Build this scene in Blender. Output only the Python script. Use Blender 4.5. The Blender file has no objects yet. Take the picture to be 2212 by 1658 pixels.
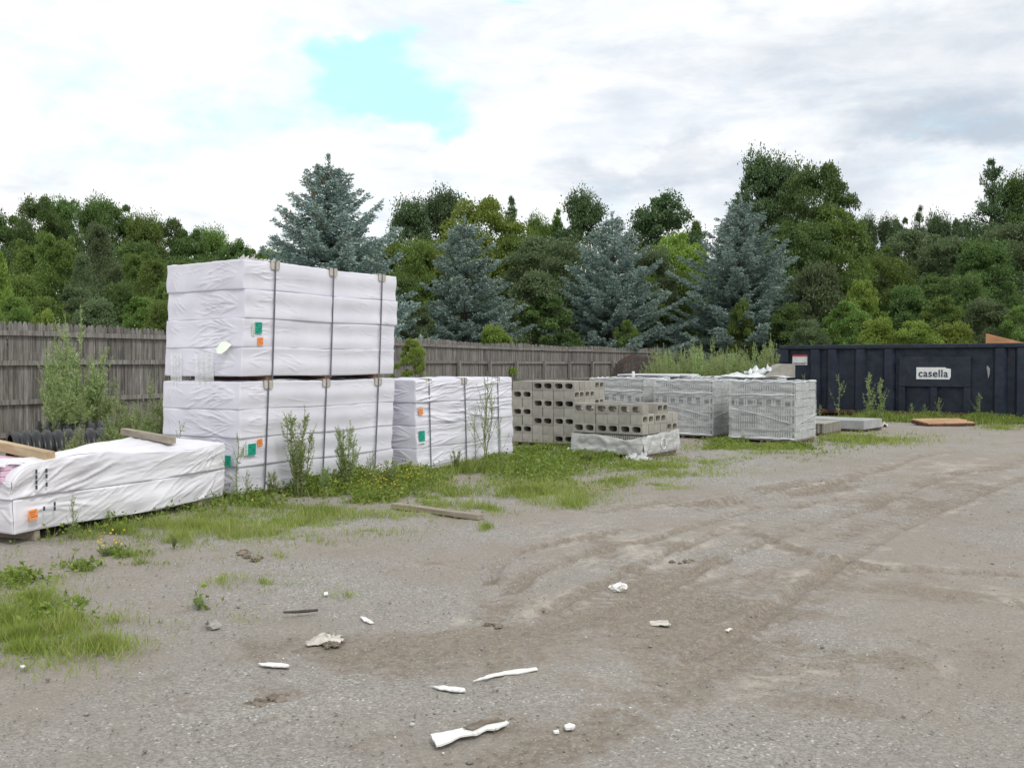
import bpy, bmesh, math, random
import numpy as np
from mathutils import Vector, Matrix
R = math.radians
PI = math.pi
rng = np.random.default_rng(7)
random.seed(7)
scene = bpy.context.scene
COL = scene.collection

# ------------------------------------------------------------------ camera, sky, sun, exposure
EYE = 1.5; F = 2100.0; W0, H0 = 2212.0, 1658.0; PITCH = math.atan(47.0 / F)
cam_d = bpy.data.cameras.new('camera'); cam = bpy.data.objects.new('camera', cam_d); COL.objects.link(cam)
cam_d.sensor_width = 36.0; cam_d.lens = 36.0 * F / W0; cam_d.clip_start = 0.1; cam_d.clip_end = 2000
cam.location = (0, 0, EYE); cam.rotation_euler = (PI / 2 - PITCH, 0, 0)
scene.camera = cam
scene.render.resolution_x = 1024; scene.render.resolution_y = 767
scene.view_settings.view_transform = 'Standard'; scene.view_settings.look = 'None'
scene.view_settings.exposure = 0.26; scene.view_settings.gamma = 1.0

def ray(u, v):
    a = (u - W0 / 2) / F; b = (H0 / 2 - v) / F
    return Vector((a, math.cos(PITCH) + b * math.sin(PITCH), -math.sin(PITCH) + b * math.cos(PITCH)))
def G(u, v, z=0.0):            # where a line of sight meets the height z
    d = ray(u, v); t = (z - EYE) / d.z
    return Vector((d.x * t, d.y * t, z))
def at(u, v, y):               # the point on a line of sight at distance y
    d = ray(u, v); t = y / d.y
    return Vector((d.x * t, y, EYE + d.z * t))
def proj(X, Y, Z=0.0):         # numpy: world -> photo coordinates
    zz = Z - EYE
    f = Y * math.cos(PITCH) - zz * math.sin(PITCH)
    up = Y * math.sin(PITCH) + zz * math.cos(PITCH)
    f = np.maximum(f, 0.01)
    return W0 / 2 + F * X / f, H0 / 2 - F * up / f

SUN_EL, SUN_AZ = R(52), R(205)
sun_d = bpy.data.lights.new('sun', 'SUN'); sun = bpy.data.objects.new('sun', sun_d); COL.objects.link(sun)
sun_d.energy = 1.35; sun_d.angle = R(14); sun_d.color = (1.0, 0.965, 0.9)
sd = Vector((math.sin(SUN_AZ) * -1 * math.cos(SUN_EL) * -1, math.cos(SUN_AZ) * math.cos(SUN_EL), math.sin(SUN_EL)))
sd = Vector((0.42, -0.62, 0.9)).normalized()      # the sun stands behind the camera's right shoulder
sun.rotation_euler = sd.to_track_quat('Z', 'Y').to_euler()

world = bpy.data.worlds.new('World'); scene.world = world; world.use_nodes = True
def sky_world():
    nt = world.node_tree; N = nt.nodes; L = nt.links; N.clear()
    out = N.new('ShaderNodeOutputWorld'); bg = N.new('ShaderNodeBackground'); L.new(bg.outputs[0], out.inputs[0])
    bg.inputs[1].default_value = 0.1
    sky = N.new('ShaderNodeTexSky'); sky.sky_type = 'NISHITA'; sky.sun_disc = False
    sky.sun_elevation = math.asin(sd.z); sky.sun_rotation = math.atan2(sd.x, sd.y)
    tc = N.new('ShaderNodeTexCoord')
    def vm(op, a, b=None):
        n = N.new('ShaderNodeVectorMath'); n.operation = op
        for i, x in enumerate((a, b)):
            if x is None: continue
            if isinstance(x, (tuple, list, Vector)): n.inputs[i].default_value = tuple(x)
            else: L.new(x, n.inputs[i])
        return n.outputs['Value'] if op in ('DOT_PRODUCT', 'LENGTH') else n.outputs[0]
    def m(op, a, b=0.0, c=0.0, clamp=False):
        n = N.new('ShaderNodeMath'); n.operation = op; n.use_clamp = clamp
        for i, x in enumerate((a, b, c)):
            if isinstance(x, (int, float)): n.inputs[i].default_value = x
            else: L.new(x, n.inputs[i])
        return n.outputs[0]
    def noise(vec, scale, det, rough=0.5, dist=0.0):
        n = N.new('ShaderNodeTexNoise'); n.inputs['Scale'].default_value = scale; n.inputs['Detail'].default_value = det
        n.inputs['Roughness'].default_value = rough; n.inputs['Distortion'].default_value = dist
        L.new(vec, n.inputs['Vector']); return n.outputs[0]
    def smooth(x, a, b):
        n = N.new('ShaderNodeMapRange'); n.interpolation_type = 'SMOOTHSTEP'
        L.new(x, n.inputs[0]); n.inputs[1].default_value = a; n.inputs[2].default_value = b
        return n.outputs[0]
    d = tc.outputs['Generated']
    warp = N.new('ShaderNodeTexNoise'); warp.inputs['Scale'].default_value = 3.0; warp.inputs['Detail'].default_value = 8
    warp.inputs['Roughness'].default_value = 0.6
    L.new(vm('MULTIPLY', d, (1, 1, 1.8)), warp.inputs['Vector'])
    wv = vm('MULTIPLY', vm('SUBTRACT', warp.outputs['Color'], (0.5, 0.5, 0.5)), (0.34, 0.34, 0.26))
    dw = vm('ADD', d, wv)
    flat = vm('MULTIPLY', d, (1.0, 1.0, 2.6))
    # blobs: (u, v, half width u, half height v, weight) on the sky
    def blobs(lst, vec):
        tot = None
        for (u, v, ru, rv, w) in lst:
            c = ray(u, v).normalized()
            q = vm('MULTIPLY', vm('SUBTRACT', vec, c), (F / ru, 3.0, F / rv))
            g = m('MULTIPLY', smooth(vm('LENGTH', q), 1.6, 0.1), w)
            tot = g if tot is None else m('ADD', tot, g)
        return tot
    veil = None
    holes = blobs([(880, 225, 160, 75, .9), (790, 205, 90, 60, 0.5), (925, 270, 110, 34, 0.7), (895, 115, 45, 50, 0.55), (740, 290, 180, 40, 0.4), (500, 200, 260, 100, .12), (60, 80, 120, 60, 0.38), (380, 240, 100, 40, 0.30),
                   (250, 345, 170, 55, 0.42), (1110, 0, 60, 16, 0.5), (600, 85, 60, 45, 0.25), (30, 560, 300, 60, 0.25)], dw)
    n1 = noise(flat, 3.6, 9, 0.56, 0.3)
    n1b = noise(vm('MULTIPLY', d, (1.0, 1.0, 2.2)), 13.0, 10, 0.62, 0.6)
    hole = smooth(m('ADD', holes, m('ADD', m('MULTIPLY', m('SUBTRACT', n1, 0.5), 1.2), m('MULTIPLY', m('SUBTRACT', n1b, 0.5), 1.5))), 0.05, 1.15)
    hole = m('MULTIPLY', hole, 0.86)
    greys = blobs([(2060, 110, 430, 170, 1.1), (2212, 230, 250, 90, 0.55), (1560, 80, 330, 70, 0.55), (1420, 385, 260, 42, 1.05), (1760, 395, 190, 40, 0.75),
                   (1950, 250, 230, 45, 0.45), (90, 395, 110, 55, 0.7), (1700, 300, 300, 60, 0.25), (1560, 455, 260, 40, 0.6), (2080, 400, 200, 45, 0.5),
                   (560, 380, 90, 30, 0.2), (1300, 190, 200, 60, 0.22), (930, 385, 30, 14, 0.35), (1900, 470, 260, 40, 0.35)], dw)
    n2 = noise(flat, 5.2, 10, 0.6, 0.5)
    n3 = noise(vm('MULTIPLY', d, (1.0, 1.0, 3.6)), 11.0, 8, 0.6, 0.4)
    det = m('ADD', m('MULTIPLY', m('SUBTRACT', n2, 0.5), 1.0), m('MULTIPLY', m('SUBTRACT', n3, 0.5), 0.9))
    g = smooth(m('ADD', m('MULTIPLY', greys, 0.9), det), 0.0, 1.75)
    base = N.new('ShaderNodeMixRGB'); L.new(g, base.inputs[0])
    soft = N.new('ShaderNodeMixRGB'); L.new(smooth(m('ADD', m('MULTIPLY', n2, 0.6), m('MULTIPLY', n3, 0.4)), 0.38, 0.66), soft.inputs[0])
    soft.inputs[1].default_value = (9.3, 9.35, 9.4, 1); soft.inputs[2].default_value = (7.35, 7.8, 8.35, 1); L.new(soft.outputs[0], base.inputs[1]); base.inputs[2].default_value = (4.7, 5.3, 6.1, 1)
    # overhead and behind the camera the cover stays bright but uneven
    blue = N.new('ShaderNodeMixRGB'); blue.blend_type = 'ADD'; blue.inputs[0].default_value = 1.0
    sc = vm('MULTIPLY', sky.outputs[0], (0.8, 1.0, 1.0)); L.new(sc, blue.inputs[1]); blue.inputs[2].default_value = (2.9, 6.0, 6.8, 1)
    mx = N.new('ShaderNodeMixRGB'); L.new(hole, mx.inputs[0]); L.new(base.outputs[0], mx.inputs[1]); L.new(blue.outputs[0], mx.inputs[2])
    L.new(mx.outputs[0], bg.inputs[0])
sky_world()

# ------------------------------------------------------------------ small helpers
def tag(o, label=None, cat=None, group=None, kind=None):
    if label: o['label'] = label
    if cat: o['category'] = cat
    if group: o['group'] = group
    if kind: o['kind'] = kind
    return o
def empty(name, loc=(0, 0, 0), rz=0.0, label=None, cat=None, group=None):
    o = bpy.data.objects.new(name, None); COL.objects.link(o); o.empty_display_size = 0.1
    o.location = loc; o.rotation_euler = (0, 0, rz)
    return tag(o, label, cat, group)
def link(name, me, mat, parent=None, loc=None, rot=None):
    o = bpy.data.objects.new(name, me); COL.objects.link(o)
    if mat is not None and not me.materials:
        for mm in (mat if isinstance(mat, (list, tuple)) else [mat]): me.materials.append(mm)
    if parent is not None: o.parent = parent
    if loc is not None: o.location = loc
    if rot is not None: o.rotation_euler = rot
    return o
def copy_tree(o, parent=None):
    c = o.copy(); COL.objects.link(c)
    if parent is not None: c.parent = parent
    for ch in list(o.children): copy_tree(ch, c)
    return c

class MB:
    def __init__(s): s.v = []; s.f = []; s.m = []
    def box(s, c, size, M=None, mi=0, taper=0.0):
        i = len(s.v); hx, hy, hz = size[0] / 2, size[1] / 2, size[2] / 2
        for dz in (-1, 1):
            for dx, dy in ((-1, -1), (1, -1), (1, 1), (-1, 1)):
                k = 1 - taper if dz > 0 else 1
                p = Vector((dx * hx * k, dy * hy * k, dz * hz))
                if M is not None: p = M @ p
                s.v.append(Vector(c) + p)
        for f in ((0, 3, 2, 1), (4, 5, 6, 7), (0, 1, 5, 4), (1, 2, 6, 5), (2, 3, 7, 6), (3, 0, 4, 7)):
            s.f.append(tuple(i + k for k in f)); s.m.append(mi)
        return s
    def tube(s, pts, rad, n=6, cap=True, mi=0):
        pts = [Vector(p) for p in pts]; i0 = len(s.v)
        if not isinstance(rad, (list, tuple)): rad = [rad] * len(pts)
        for k, p in enumerate(pts):
            t = (pts[min(k + 1, len(pts) - 1)] - pts[max(k - 1, 0)])
            t = t.normalized() if t.length > 1e-9 else Vector((0, 0, 1))
            a = t.cross(Vector((0, 0, 1)) if abs(t.z) < 0.9 else Vector((1, 0, 0))).normalized(); b = t.cross(a)
            for j in range(n):
                an = 2 * PI * j / n
                s.v.append(p + (a * math.cos(an) + b * math.sin(an)) * rad[k])
        for k in range(len(pts) - 1):
            for j in range(n):
                s.f.append((i0 + k * n + j, i0 + k * n + (j + 1) % n, i0 + (k + 1) * n + (j + 1) % n, i0 + (k + 1) * n + j)); s.m.append(mi)
        if cap:
            s.f.append(tuple(i0 + j for j in range(n))[::-1]); s.m.append(mi)
            e = i0 + (len(pts) - 1) * n; s.f.append(tuple(e + j for j in range(n))); s.m.append(mi)
        return s
    def poly(s, pts, mi=0):
        i = len(s.v); s.v += [Vector(p) for p in pts]; s.f.append(tuple(range(i, i + len(pts)))); s.m.append(mi); return s
    def prism(s, pts, d, mi=0):
        """extrude polygon pts by vector d"""
        i = len(s.v); n = len(pts); d = Vector(d)
        s.v += [Vector(p) for p in pts] + [Vector(p) + d for p in pts]
        s.f.append(tuple(range(i, i + n))[::-1]); s.f.append(tuple(range(i + n, i + 2 * n))); s.m += [mi, mi]
        for k in range(n): s.f.append((i + k, i + (k + 1) % n, i + n + (k + 1) % n, i + n + k)); s.m.append(mi)
        return s
    def mesh(s, name, smooth=False, bevel=0.0, jit=0.0):
        me = bpy.data.meshes.new(name)
        v = s.v
        if jit: v = [p + Vector((random.uniform(-jit, jit), random.uniform(-jit, jit), random.uniform(-jit, jit))) for p in v]
        me.from_pydata([tuple(p) for p in v], [], s.f)
        me.polygons.foreach_set('material_index', s.m)
        bm = bmesh.new(); bm.from_mesh(me); bmesh.ops.recalc_face_normals(bm, faces=bm.faces)
        if bevel:
            bmesh.ops.bevel(bm, geom=list(bm.edges), offset=bevel, segments=1, affect='EDGES', clamp_overlap=True)
        bm.to_mesh(me); bm.free()
        if smooth: me.polygons.foreach_set('use_smooth', [True] * len(me.polygons))
        me.update(); return me
    def build(s, name, mat, parent=None, smooth=False, bevel=0.0, loc=None, rot=None, jit=0.0):
        return link(name, s.mesh(name, smooth, bevel, jit), mat, parent, loc, rot)

def np_mesh(name, V, Fq, attr=None, smooth=False):
    """V (n,3), Fq (m,k) faces all with k corners, optional point attributes"""
    me = bpy.data.meshes.new(name); m_, k = Fq.shape
    me.vertices.add(len(V)); me.vertices.foreach_set('co', np.asarray(V, np.float32).ravel())
    me.loops.add(m_ * k); me.loops.foreach_set('vertex_index', Fq.astype(np.int32).ravel())
    me.polygons.add(m_); me.polygons.foreach_set('loop_start', np.arange(0, m_ * k, k, dtype=np.int32))
    if smooth: me.polygons.foreach_set('use_smooth', np.ones(m_, bool))
    for nm, a in (attr or {}).items():
        at_ = me.attributes.new(nm, 'FLOAT', 'POINT'); at_.data.foreach_set('value', np.asarray(a, np.float32))
    me.update(calc_edges=True); me.validate(); return me
def unit(a): return a / np.maximum(np.linalg.norm(a, axis=-1, keepdims=True), 1e-9)
def leaves(C, A, S, l, w, tint=None, cup=0.0, wide=0.45):
    """rhombus leaves: C base, A axis, S side (unit), l length, w half width"""
    n = len(C); l = np.broadcast_to(np.asarray(l, float).reshape(-1, 1), (n, 1)); w = np.broadcast_to(np.asarray(w, float).reshape(-1, 1), (n, 1))
    Nn = np.cross(A, S)
    V = np.stack([C, C + A * l * wide + S * w + Nn * cup * w, C + A * l, C + A * l * wide - S * w + Nn * cup * w], 1).reshape(-1, 3)
    Fq = np.arange(4 * n).reshape(n, 4)
    t = rng.random(n) if tint is None else tint
    return V, Fq, np.repeat(t, 4)
def rdir(n): return unit(rng.normal(size=(n, 3)))
def side(A):
    return unit(np.cross(A, rdir(len(A))))
def join_leaves(parts):
    V = []; Fq = []; T = []; o = 0
    for v, f, t in parts:
        V.append(v); Fq.append(f + o); T.append(t); o += len(v)
    return np.concatenate(V), np.concatenate(Fq), np.concatenate(T)

def vnoise(x, y, seed=0):
    """cheap smooth value noise, numpy"""
    r = np.random.default_rng(int(abs(seed) * 10) + 1).random((256, 256))
    xi = np.floor(x).astype(int); yi = np.floor(y).astype(int); fx = x - xi; fy = y - yi
    fx = fx * fx * (3 - 2 * fx); fy = fy * fy * (3 - 2 * fy)
    g = lambda a, b: r[a % 256, b % 256]
    return (g(xi, yi) * (1 - fx) + g(xi + 1, yi) * fx) * (1 - fy) + (g(xi, yi + 1) * (1 - fx) + g(xi + 1, yi + 1) * fx) * fy - 0.5
def fbm(x, y, seed=0, oct=4):
    s = 0; a = 1.0
    for k in range(oct): s = s + a * vnoise(x * 2 ** k + 7.3 * k, y * 2 ** k + 3.1 * k, seed + k); a *= 0.5
    return s

# ------------------------------------------------------------------ materials
class NT:
    def __init__(s, name):
        s.mat = bpy.data.materials.new(name); s.mat.use_nodes = True; s.nt = s.mat.node_tree
        s.N = s.nt.nodes; s.L = s.nt.links; s.b = s.N['Principled BSDF']; s.out = s.N['Material Output']
        s.tc = s.N.new('ShaderNodeTexCoord')
    def obj(s): return s.tc.outputs['Object']
    def set(s, inp, x):
        if isinstance(x, (int, float)): inp.default_value = x
        elif isinstance(x, (tuple, list)): inp.default_value = tuple(x) + ((1,) if len(x) == 3 and len(inp.default_value) == 4 else ())
        else: s.L.new(x, inp)
    def map(s, vec, scale=(1, 1, 1), rot=(0, 0, 0)):
        n = s.N.new('ShaderNodeMapping'); s.L.new(vec, n.inputs[0]); n.inputs['Scale'].default_value = scale; n.inputs['Rotation'].default_value = rot
        return n.outputs[0]
    def noise(s, scale, det=4, rough=0.55, vec=None, dist=0.0, col=False):
        n = s.N.new('ShaderNodeTexNoise'); s.L.new(vec or s.obj(), n.inputs['Vector']); n.inputs['Scale'].default_value = scale
        n.inputs['Detail'].default_value = det; n.inputs['Roughness'].default_value = rough; n.inputs['Distortion'].default_value = dist
        return n.outputs[1 if col else 0]
    def vor(s, scale, vec=None, feat='F1', out='Distance', rnd=1.0):
        n = s.N.new('ShaderNodeTexVoronoi'); s.L.new(vec or s.obj(), n.inputs['Vector']); n.inputs['Scale'].default_value = scale; n.feature = feat
        n.inputs['Randomness'].default_value = rnd
        return n.outputs[out]
    def rng(s, x, a, b, c=0.0, d=1.0, sm=True):
        n = s.N.new('ShaderNodeMapRange'); n.interpolation_type = 'SMOOTHSTEP' if sm else 'LINEAR'
        s.set(n.inputs[0], x)
        for i, q in zip((1, 2, 3, 4), (a, b, c, d)): n.inputs[i].default_value = q
        return n.outputs[0]
    def m(s, op, a, b=0.0, clamp=False):
        n = s.N.new('ShaderNodeMath'); n.operation = op; n.use_clamp = clamp; s.set(n.inputs[0], a); s.set(n.inputs[1], b); return n.outputs[0]
    def mix(s, f, a, b, mode='MIX'):
        n = s.N.new('ShaderNodeMixRGB'); n.blend_type = mode; s.set(n.inputs[0], f); s.set(n.inputs[1], a); s.set(n.inputs[2], b); return n.outputs[0]
    def attr(s, name):
        n = s.N.new('ShaderNodeAttribute'); n.attribute_name = name; return n.outputs['Fac']
    def bump(s, h, strength=0.3, dist=0.01, prev=None):
        n = s.N.new('ShaderNodeBump'); n.inputs['Strength'].default_value = strength; n.inputs['Distance'].default_value = dist
        s.L.new(h, n.inputs['Height'])
        if prev is not None: s.L.new(prev, n.inputs['Normal'])
        return n.outputs[0]
    def fin(s, col, rough=0.7, normal=None, spec=None, metal=None):
        s.set(s.b.inputs['Base Color'], col); s.set(s.b.inputs['Roughness'], rough)
        if normal is not None: s.L.new(normal, s.b.inputs['Normal'])
        if spec is not None: s.b.inputs['Specular IOR Level'].default_value = spec
        if metal is not None: s.b.inputs['Metallic'].default_value = metal
        return s.mat

def simple(name, c1, c2, scale=8, rough=0.7, bump=0.2, bscale=60, dist=0.004, spec=None, stretch=(1, 1, 1)):
    t = NT(name); v = t.map(t.obj(), stretch)
    f = t.rng(t.noise(scale, 5, 0.6, v), 0.35, 0.68)
    return t.fin(t.mix(f, c1, c2), rough, t.bump(t.noise(bscale, 4, 0.6, v), bump, dist), spec)

def leaf_mat(name, ca, cb, cc=None, trans=0.4, rough=0.55, objvar=0.35, clump=0.6):
    t = NT(name)
    oi = t.N.new('ShaderNodeObjectInfo')
    f = t.m('ADD', t.m('MULTIPLY', t.attr('tint'), 0.55), t.m('MULTIPLY', t.rng(t.noise(clump, 3), 0.35, 0.65), 0.45))
    col = t.mix(f, ca, cb)
    if cc: col = t.mix(t.rng(t.attr('tint'), 0.78, 0.95), col, cc)
    hsv = t.N.new('ShaderNodeHueSaturation'); t.L.new(col, hsv.inputs['Color'])
    t.L.new(t.rng(oi.outputs['Random'], 0, 1, 0.488, 0.515, False), hsv.inputs['Hue'])
    t.L.new(t.rng(oi.outputs['Random'], 0, 1, 1 - objvar * 0.6, 1 + objvar * 0.6, False), hsv.inputs['Value'])
    t.fin(hsv.outputs[0], rough, None, 0.3)
    tr = t.N.new('ShaderNodeBsdfTranslucent'); t.L.new(hsv.outputs[0], tr.inputs[0])
    mx = t.N.new('ShaderNodeMixShader'); mx.inputs[0].default_value = trans
    t.L.new(t.b.outputs[0], mx.inputs[1]); t.L.new(tr.outputs[0], mx.inputs[2]); t.L.new(mx.outputs[0], t.out.inputs[0])
    return t.mat

M = {}
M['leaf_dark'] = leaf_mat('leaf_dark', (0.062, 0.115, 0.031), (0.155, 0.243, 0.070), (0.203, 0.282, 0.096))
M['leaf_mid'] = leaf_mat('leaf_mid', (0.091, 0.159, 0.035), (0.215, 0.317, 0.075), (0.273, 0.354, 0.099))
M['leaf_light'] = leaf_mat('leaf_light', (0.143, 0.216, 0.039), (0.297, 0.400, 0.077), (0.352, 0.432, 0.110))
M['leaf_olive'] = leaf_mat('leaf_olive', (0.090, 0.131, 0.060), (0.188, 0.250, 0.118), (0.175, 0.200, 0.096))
M['leaf_pine'] = leaf_mat('leaf_pine', (0.048, 0.086, 0.036), (0.119, 0.182, 0.070), None, 0.12)
M['leaf_spruce'] = leaf_mat('leaf_spruce', (0.160, 0.223, 0.187), (0.360, 0.477, 0.437), (0.480, 0.604, 0.562), 0.12, 0.6, 0.2, 0.9)
M['leaf_weed'] = leaf_mat('leaf_weed', (0.224, 0.297, 0.101), (0.414, 0.517, 0.213), (0.526, 0.594, 0.336))
M['leaf_pale'] = leaf_mat('leaf_pale', (0.24, 0.29, 0.10), (0.44, 0.49, 0.22), (0.52, 0.55, 0.34))
M['grass'] = leaf_mat('grass', (0.19, 0.255, 0.045), (0.35, 0.43, 0.09), (0.48, 0.44, 0.24), 0.35, 0.6, 0.0, 1.3)
M['forb'] = leaf_mat('forb', (0.120, 0.178, 0.029), (0.252, 0.333, 0.055), (0.324, 0.356, 0.099), 0.3, 0.6, 0.0, 1.5)
M['flower'] = simple('yellow_petals', (0.62, 0.42, 0.02), (0.7, 0.52, 0.05), 30, 0.6)
M['bark'] = simple('bark', (0.06, 0.048, 0.036), (0.13, 0.11, 0.09), 5, 0.9, 0.6, 22, 0.02, stretch=(1, 1, 0.25))
M['birch'] = simple('pale_bark', (0.42, 0.41, 0.37), (0.16, 0.15, 0.13), 2.2, 0.8, 0.4, 22, 0.02, stretch=(0.6, 0.6, 1.6))
M['stem'] = simple('stem', (0.14, 0.19, 0.06), (0.22, 0.24, 0.11), 20, 0.7)
M['cone'] = simple('spruce_cones', (0.16, 0.105, 0.055), (0.26, 0.18, 0.10), 9, 0.8)

def film_mat():
    t = NT('white_wrap_film')
    big = t.rng(t.noise(1.6, 5, 0.6), 0.3, 0.7)
    col = t.mix(big, (0.67, 0.66, 0.735), (0.755, 0.75, 0.82))
    dirt = t.rng(t.noise(3.5, 8, 0.7), 0.62, 0.8, 0, 0.35)
    col = t.mix(dirt, col, (0.6, 0.57, 0.53))
    st = t.map(t.obj(), (3.0, 3.0, 22.0), (0.25, 0.1, 0))
    h1 = t.noise(2.2, 4, 0.6, st, 0.6)
    msk = t.rng(t.noise(1.4, 3), 0.45, 0.62)
    h = t.m('MULTIPLY', h1, msk)
    nb = t.bump(h, 0.22, 0.012)
    weave = t.noise(90, 2, 0.5, t.map(t.obj(), (1, 1, 3)))
    nb = t.bump(weave, 0.12, 0.003, nb)
    return t.fin(col, 0.42, nb, 0.45)
M['film'] = film_mat()
def film2_mat():
    t = NT('loose_white_film')
    col = t.mix(t.rng(t.noise(2.0, 5, 0.6), 0.3, 0.7), (0.71, 0.695, 0.75), (0.79, 0.78, 0.825))
    h = t.noise(3.5, 4, 0.5, t.map(t.obj(), (0.7, 0.7, 8.0), (0.0, 0.32, 0)), 0.3)
    nb = t.bump(h, 0.22, 0.015)
    return t.fin(col, 0.4, nb, 0.45)
M['film2'] = film2_mat()
M['strap'] = simple('dark_strap', (0.10, 0.10, 0.14), (0.15, 0.15, 0.19), 20, 0.5)
M['protector'] = simple('corner_card', (0.42, 0.39, 0.32), (0.55, 0.52, 0.45), 12, 0.7)
M['green_lab'] = simple('green_label', (0.0, 0.33, 0.22), (0.01, 0.40, 0.27), 10, 0.5)
M['orange_lab'] = simple('orange_label', (0.85, 0.27, 0.06), (0.9, 0.36, 0.10), 10, 0.5)
M['white_lab'] = simple('white_label', (0.78, 0.80, 0.76), (0.84, 0.86, 0.82), 10, 0.5)
M['note'] = simple('pale_green_paper', (0.74, 0.82, 0.70), (0.80, 0.87, 0.76), 10, 0.6)
M['ink'] = simple('ink', (0.03, 0.05, 0.06), (0.05, 0.07, 0.08), 10, 0.6)
M['green_ink'] = simple('dark_green_ink', (0.0, 0.12, 0.09), (0.0, 0.16, 0.11), 10, 0.6)
M['orange_ink'] = simple('red_ink', (0.45, 0.09, 0.03), (0.5, 0.12, 0.04), 10, 0.6)
M['pink'] = simple('pink_foam', (0.60, 0.40, 0.52), (0.68, 0.50, 0.60), 6, 0.8, 0.2, 90)
M['spacer'] = simple('red_brown_timber', (0.13, 0.065, 0.045), (0.22, 0.12, 0.085), 8, 0.85)
def wood(name, a, b, rough=0.85, st=(1, 14, 14)):
    t = NT(name); v = t.map(t.obj(), st)
    f = t.rng(t.noise(2.2, 7, 0.65, v, 0.4), 0.3, 0.7)
    big = t.rng(t.noise(1.3, 3), 0.35, 0.7, 0.75, 1.1)
    c = t.mix(f, a, b); c = t.mix(1.0, c, big, 'MULTIPLY')
    return t.fin(c, rough, t.bump(t.noise(4, 6, 0.6, v), 0.35, 0.006))
M['lumber'] = wood('weathered_lumber', (0.25, 0.21, 0.16), (0.42, 0.37, 0.29))
M['lumber_new'] = wood('tan_lumber', (0.42, 0.30, 0.17), (0.58, 0.45, 0.28))
M['lumber_end'] = simple('lumber_end', (0.36, 0.26, 0.14), (0.46, 0.34, 0.20), 20, 0.85)
M['plywood'] = wood('orange_plywood', (0.50, 0.24, 0.11), (0.62, 0.33, 0.17))
M['tan_board'] = wood('tan_board', (0.42, 0.24, 0.13), (0.56, 0.36, 0.22))
M['pallet'] = wood('pallet_wood', (0.17, 0.13, 0.10), (0.32, 0.25, 0.19))
M['reel'] = wood('reel_wood', (0.035, 0.03, 0.028), (0.10, 0.086, 0.076), 0.9, (14, 14, 1.2))
def fence_mat():
    t = NT('weathered_fence')
    v = t.map(t.obj(), (16, 16, 1.3))
    f = t.rng(t.noise(1.6, 8, 0.7, v, 0.3), 0.3, 0.7)
    c = t.mix(f, (0.078, 0.072, 0.066), (0.275, 0.256, 0.238))
    per = t.attr('tint')
    c = t.mix(1.0, c, t.rng(per, 0, 1, 0.62, 1.25, False), 'MULTIPLY')
    c = t.mix(t.rng(t.noise(0.9, 5, 0.6), 0.52, 0.75, 0, 0.5), c, (0.12, 0.115, 0.085))
    return t.fin(c, 0.9, t.bump(t.noise(5, 6, 0.6, v), 0.4, 0.008))
M['fence'] = fence_mat()
def block_mat():
    t = NT('concrete_block')
    oi = t.N.new('ShaderNodeObjectInfo')
    c = t.mix(t.rng(t.noise(9, 5, 0.6), 0.3, 0.7), (0.30, 0.285, 0.25), (0.40, 0.383, 0.343))
    c = t.mix(t.rng(t.vor(260), 0.0, 0.5, 0.35, 0), c, (0.22, 0.205, 0.18))
    c = t.mix(1.0, c, t.rng(oi.outputs['Random'], 0, 1, 0.86, 1.1, False), 'MULTIPLY')
    nb = t.bump(t.noise(170, 3, 0.7), 0.45, 0.003)
    return t.fin(c, 0.95, nb, 0.2)
M['block'] = block_mat()
M['gap_shade'] = simple('block_gap_shade', (0.045, 0.047, 0.047), (0.09, 0.093, 0.09), 7, 0.95, 0.4, 150)  # block body coloured near black, painting the shade in gaps between the webs
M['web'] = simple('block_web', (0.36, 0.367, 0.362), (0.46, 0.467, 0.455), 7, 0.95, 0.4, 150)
M['slab'] = simple('grey_slab', (0.30, 0.31, 0.31), (0.40, 0.41, 0.41), 3, 0.9, 0.3, 60)
def plastic_mat(name, alpha, col=(0.78, 0.81, 0.83)):
    t = NT(name)
    v = t.map(t.obj(), (2, 2, 5), (0.15, 0.1, 0))
    nb = t.bump(t.noise(3.0, 5, 0.55, v, 0.9), 0.25, 0.02)
    nb = t.bump(t.noise(28, 3, 0.6, t.map(t.obj(), (1, 1, 0.5))), 0.1, 0.006, nb)
    t.fin(col, 0.22, nb, 0.6)
    tr = t.N.new('ShaderNodeBsdfTransparent'); mx = t.N.new('ShaderNodeMixShader')
    w = t.rng(t.noise(2.6, 6, 0.65, t.map(t.obj(), (1, 1, 4)), 0.8), 0.35, 0.7, max(alpha - 0.17, 0), min(alpha + 0.2, 1))
    t.L.new(w, mx.inputs[0]); t.L.new(tr.outputs[0], mx.inputs[1]); t.L.new(t.b.outputs[0], mx.inputs[2]); t.L.new(mx.outputs[0], t.out.inputs[0])
    return t.mat
M['plastic'] = plastic_mat('clear_stretch_wrap', 0.34, (0.86, 0.88, 0.89))
M['plastic_w'] = plastic_mat('milky_plastic', 0.8)
M['tornwrap'] = plastic_mat('torn_wrap', 0.62, (0.74, 0.75, 0.74))
M['black_pipe'] = simple('black_plastic_pipe', (0.008, 0.008, 0.009), (0.018, 0.018, 0.02), 6, 0.38, 0.1, 60)
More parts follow.
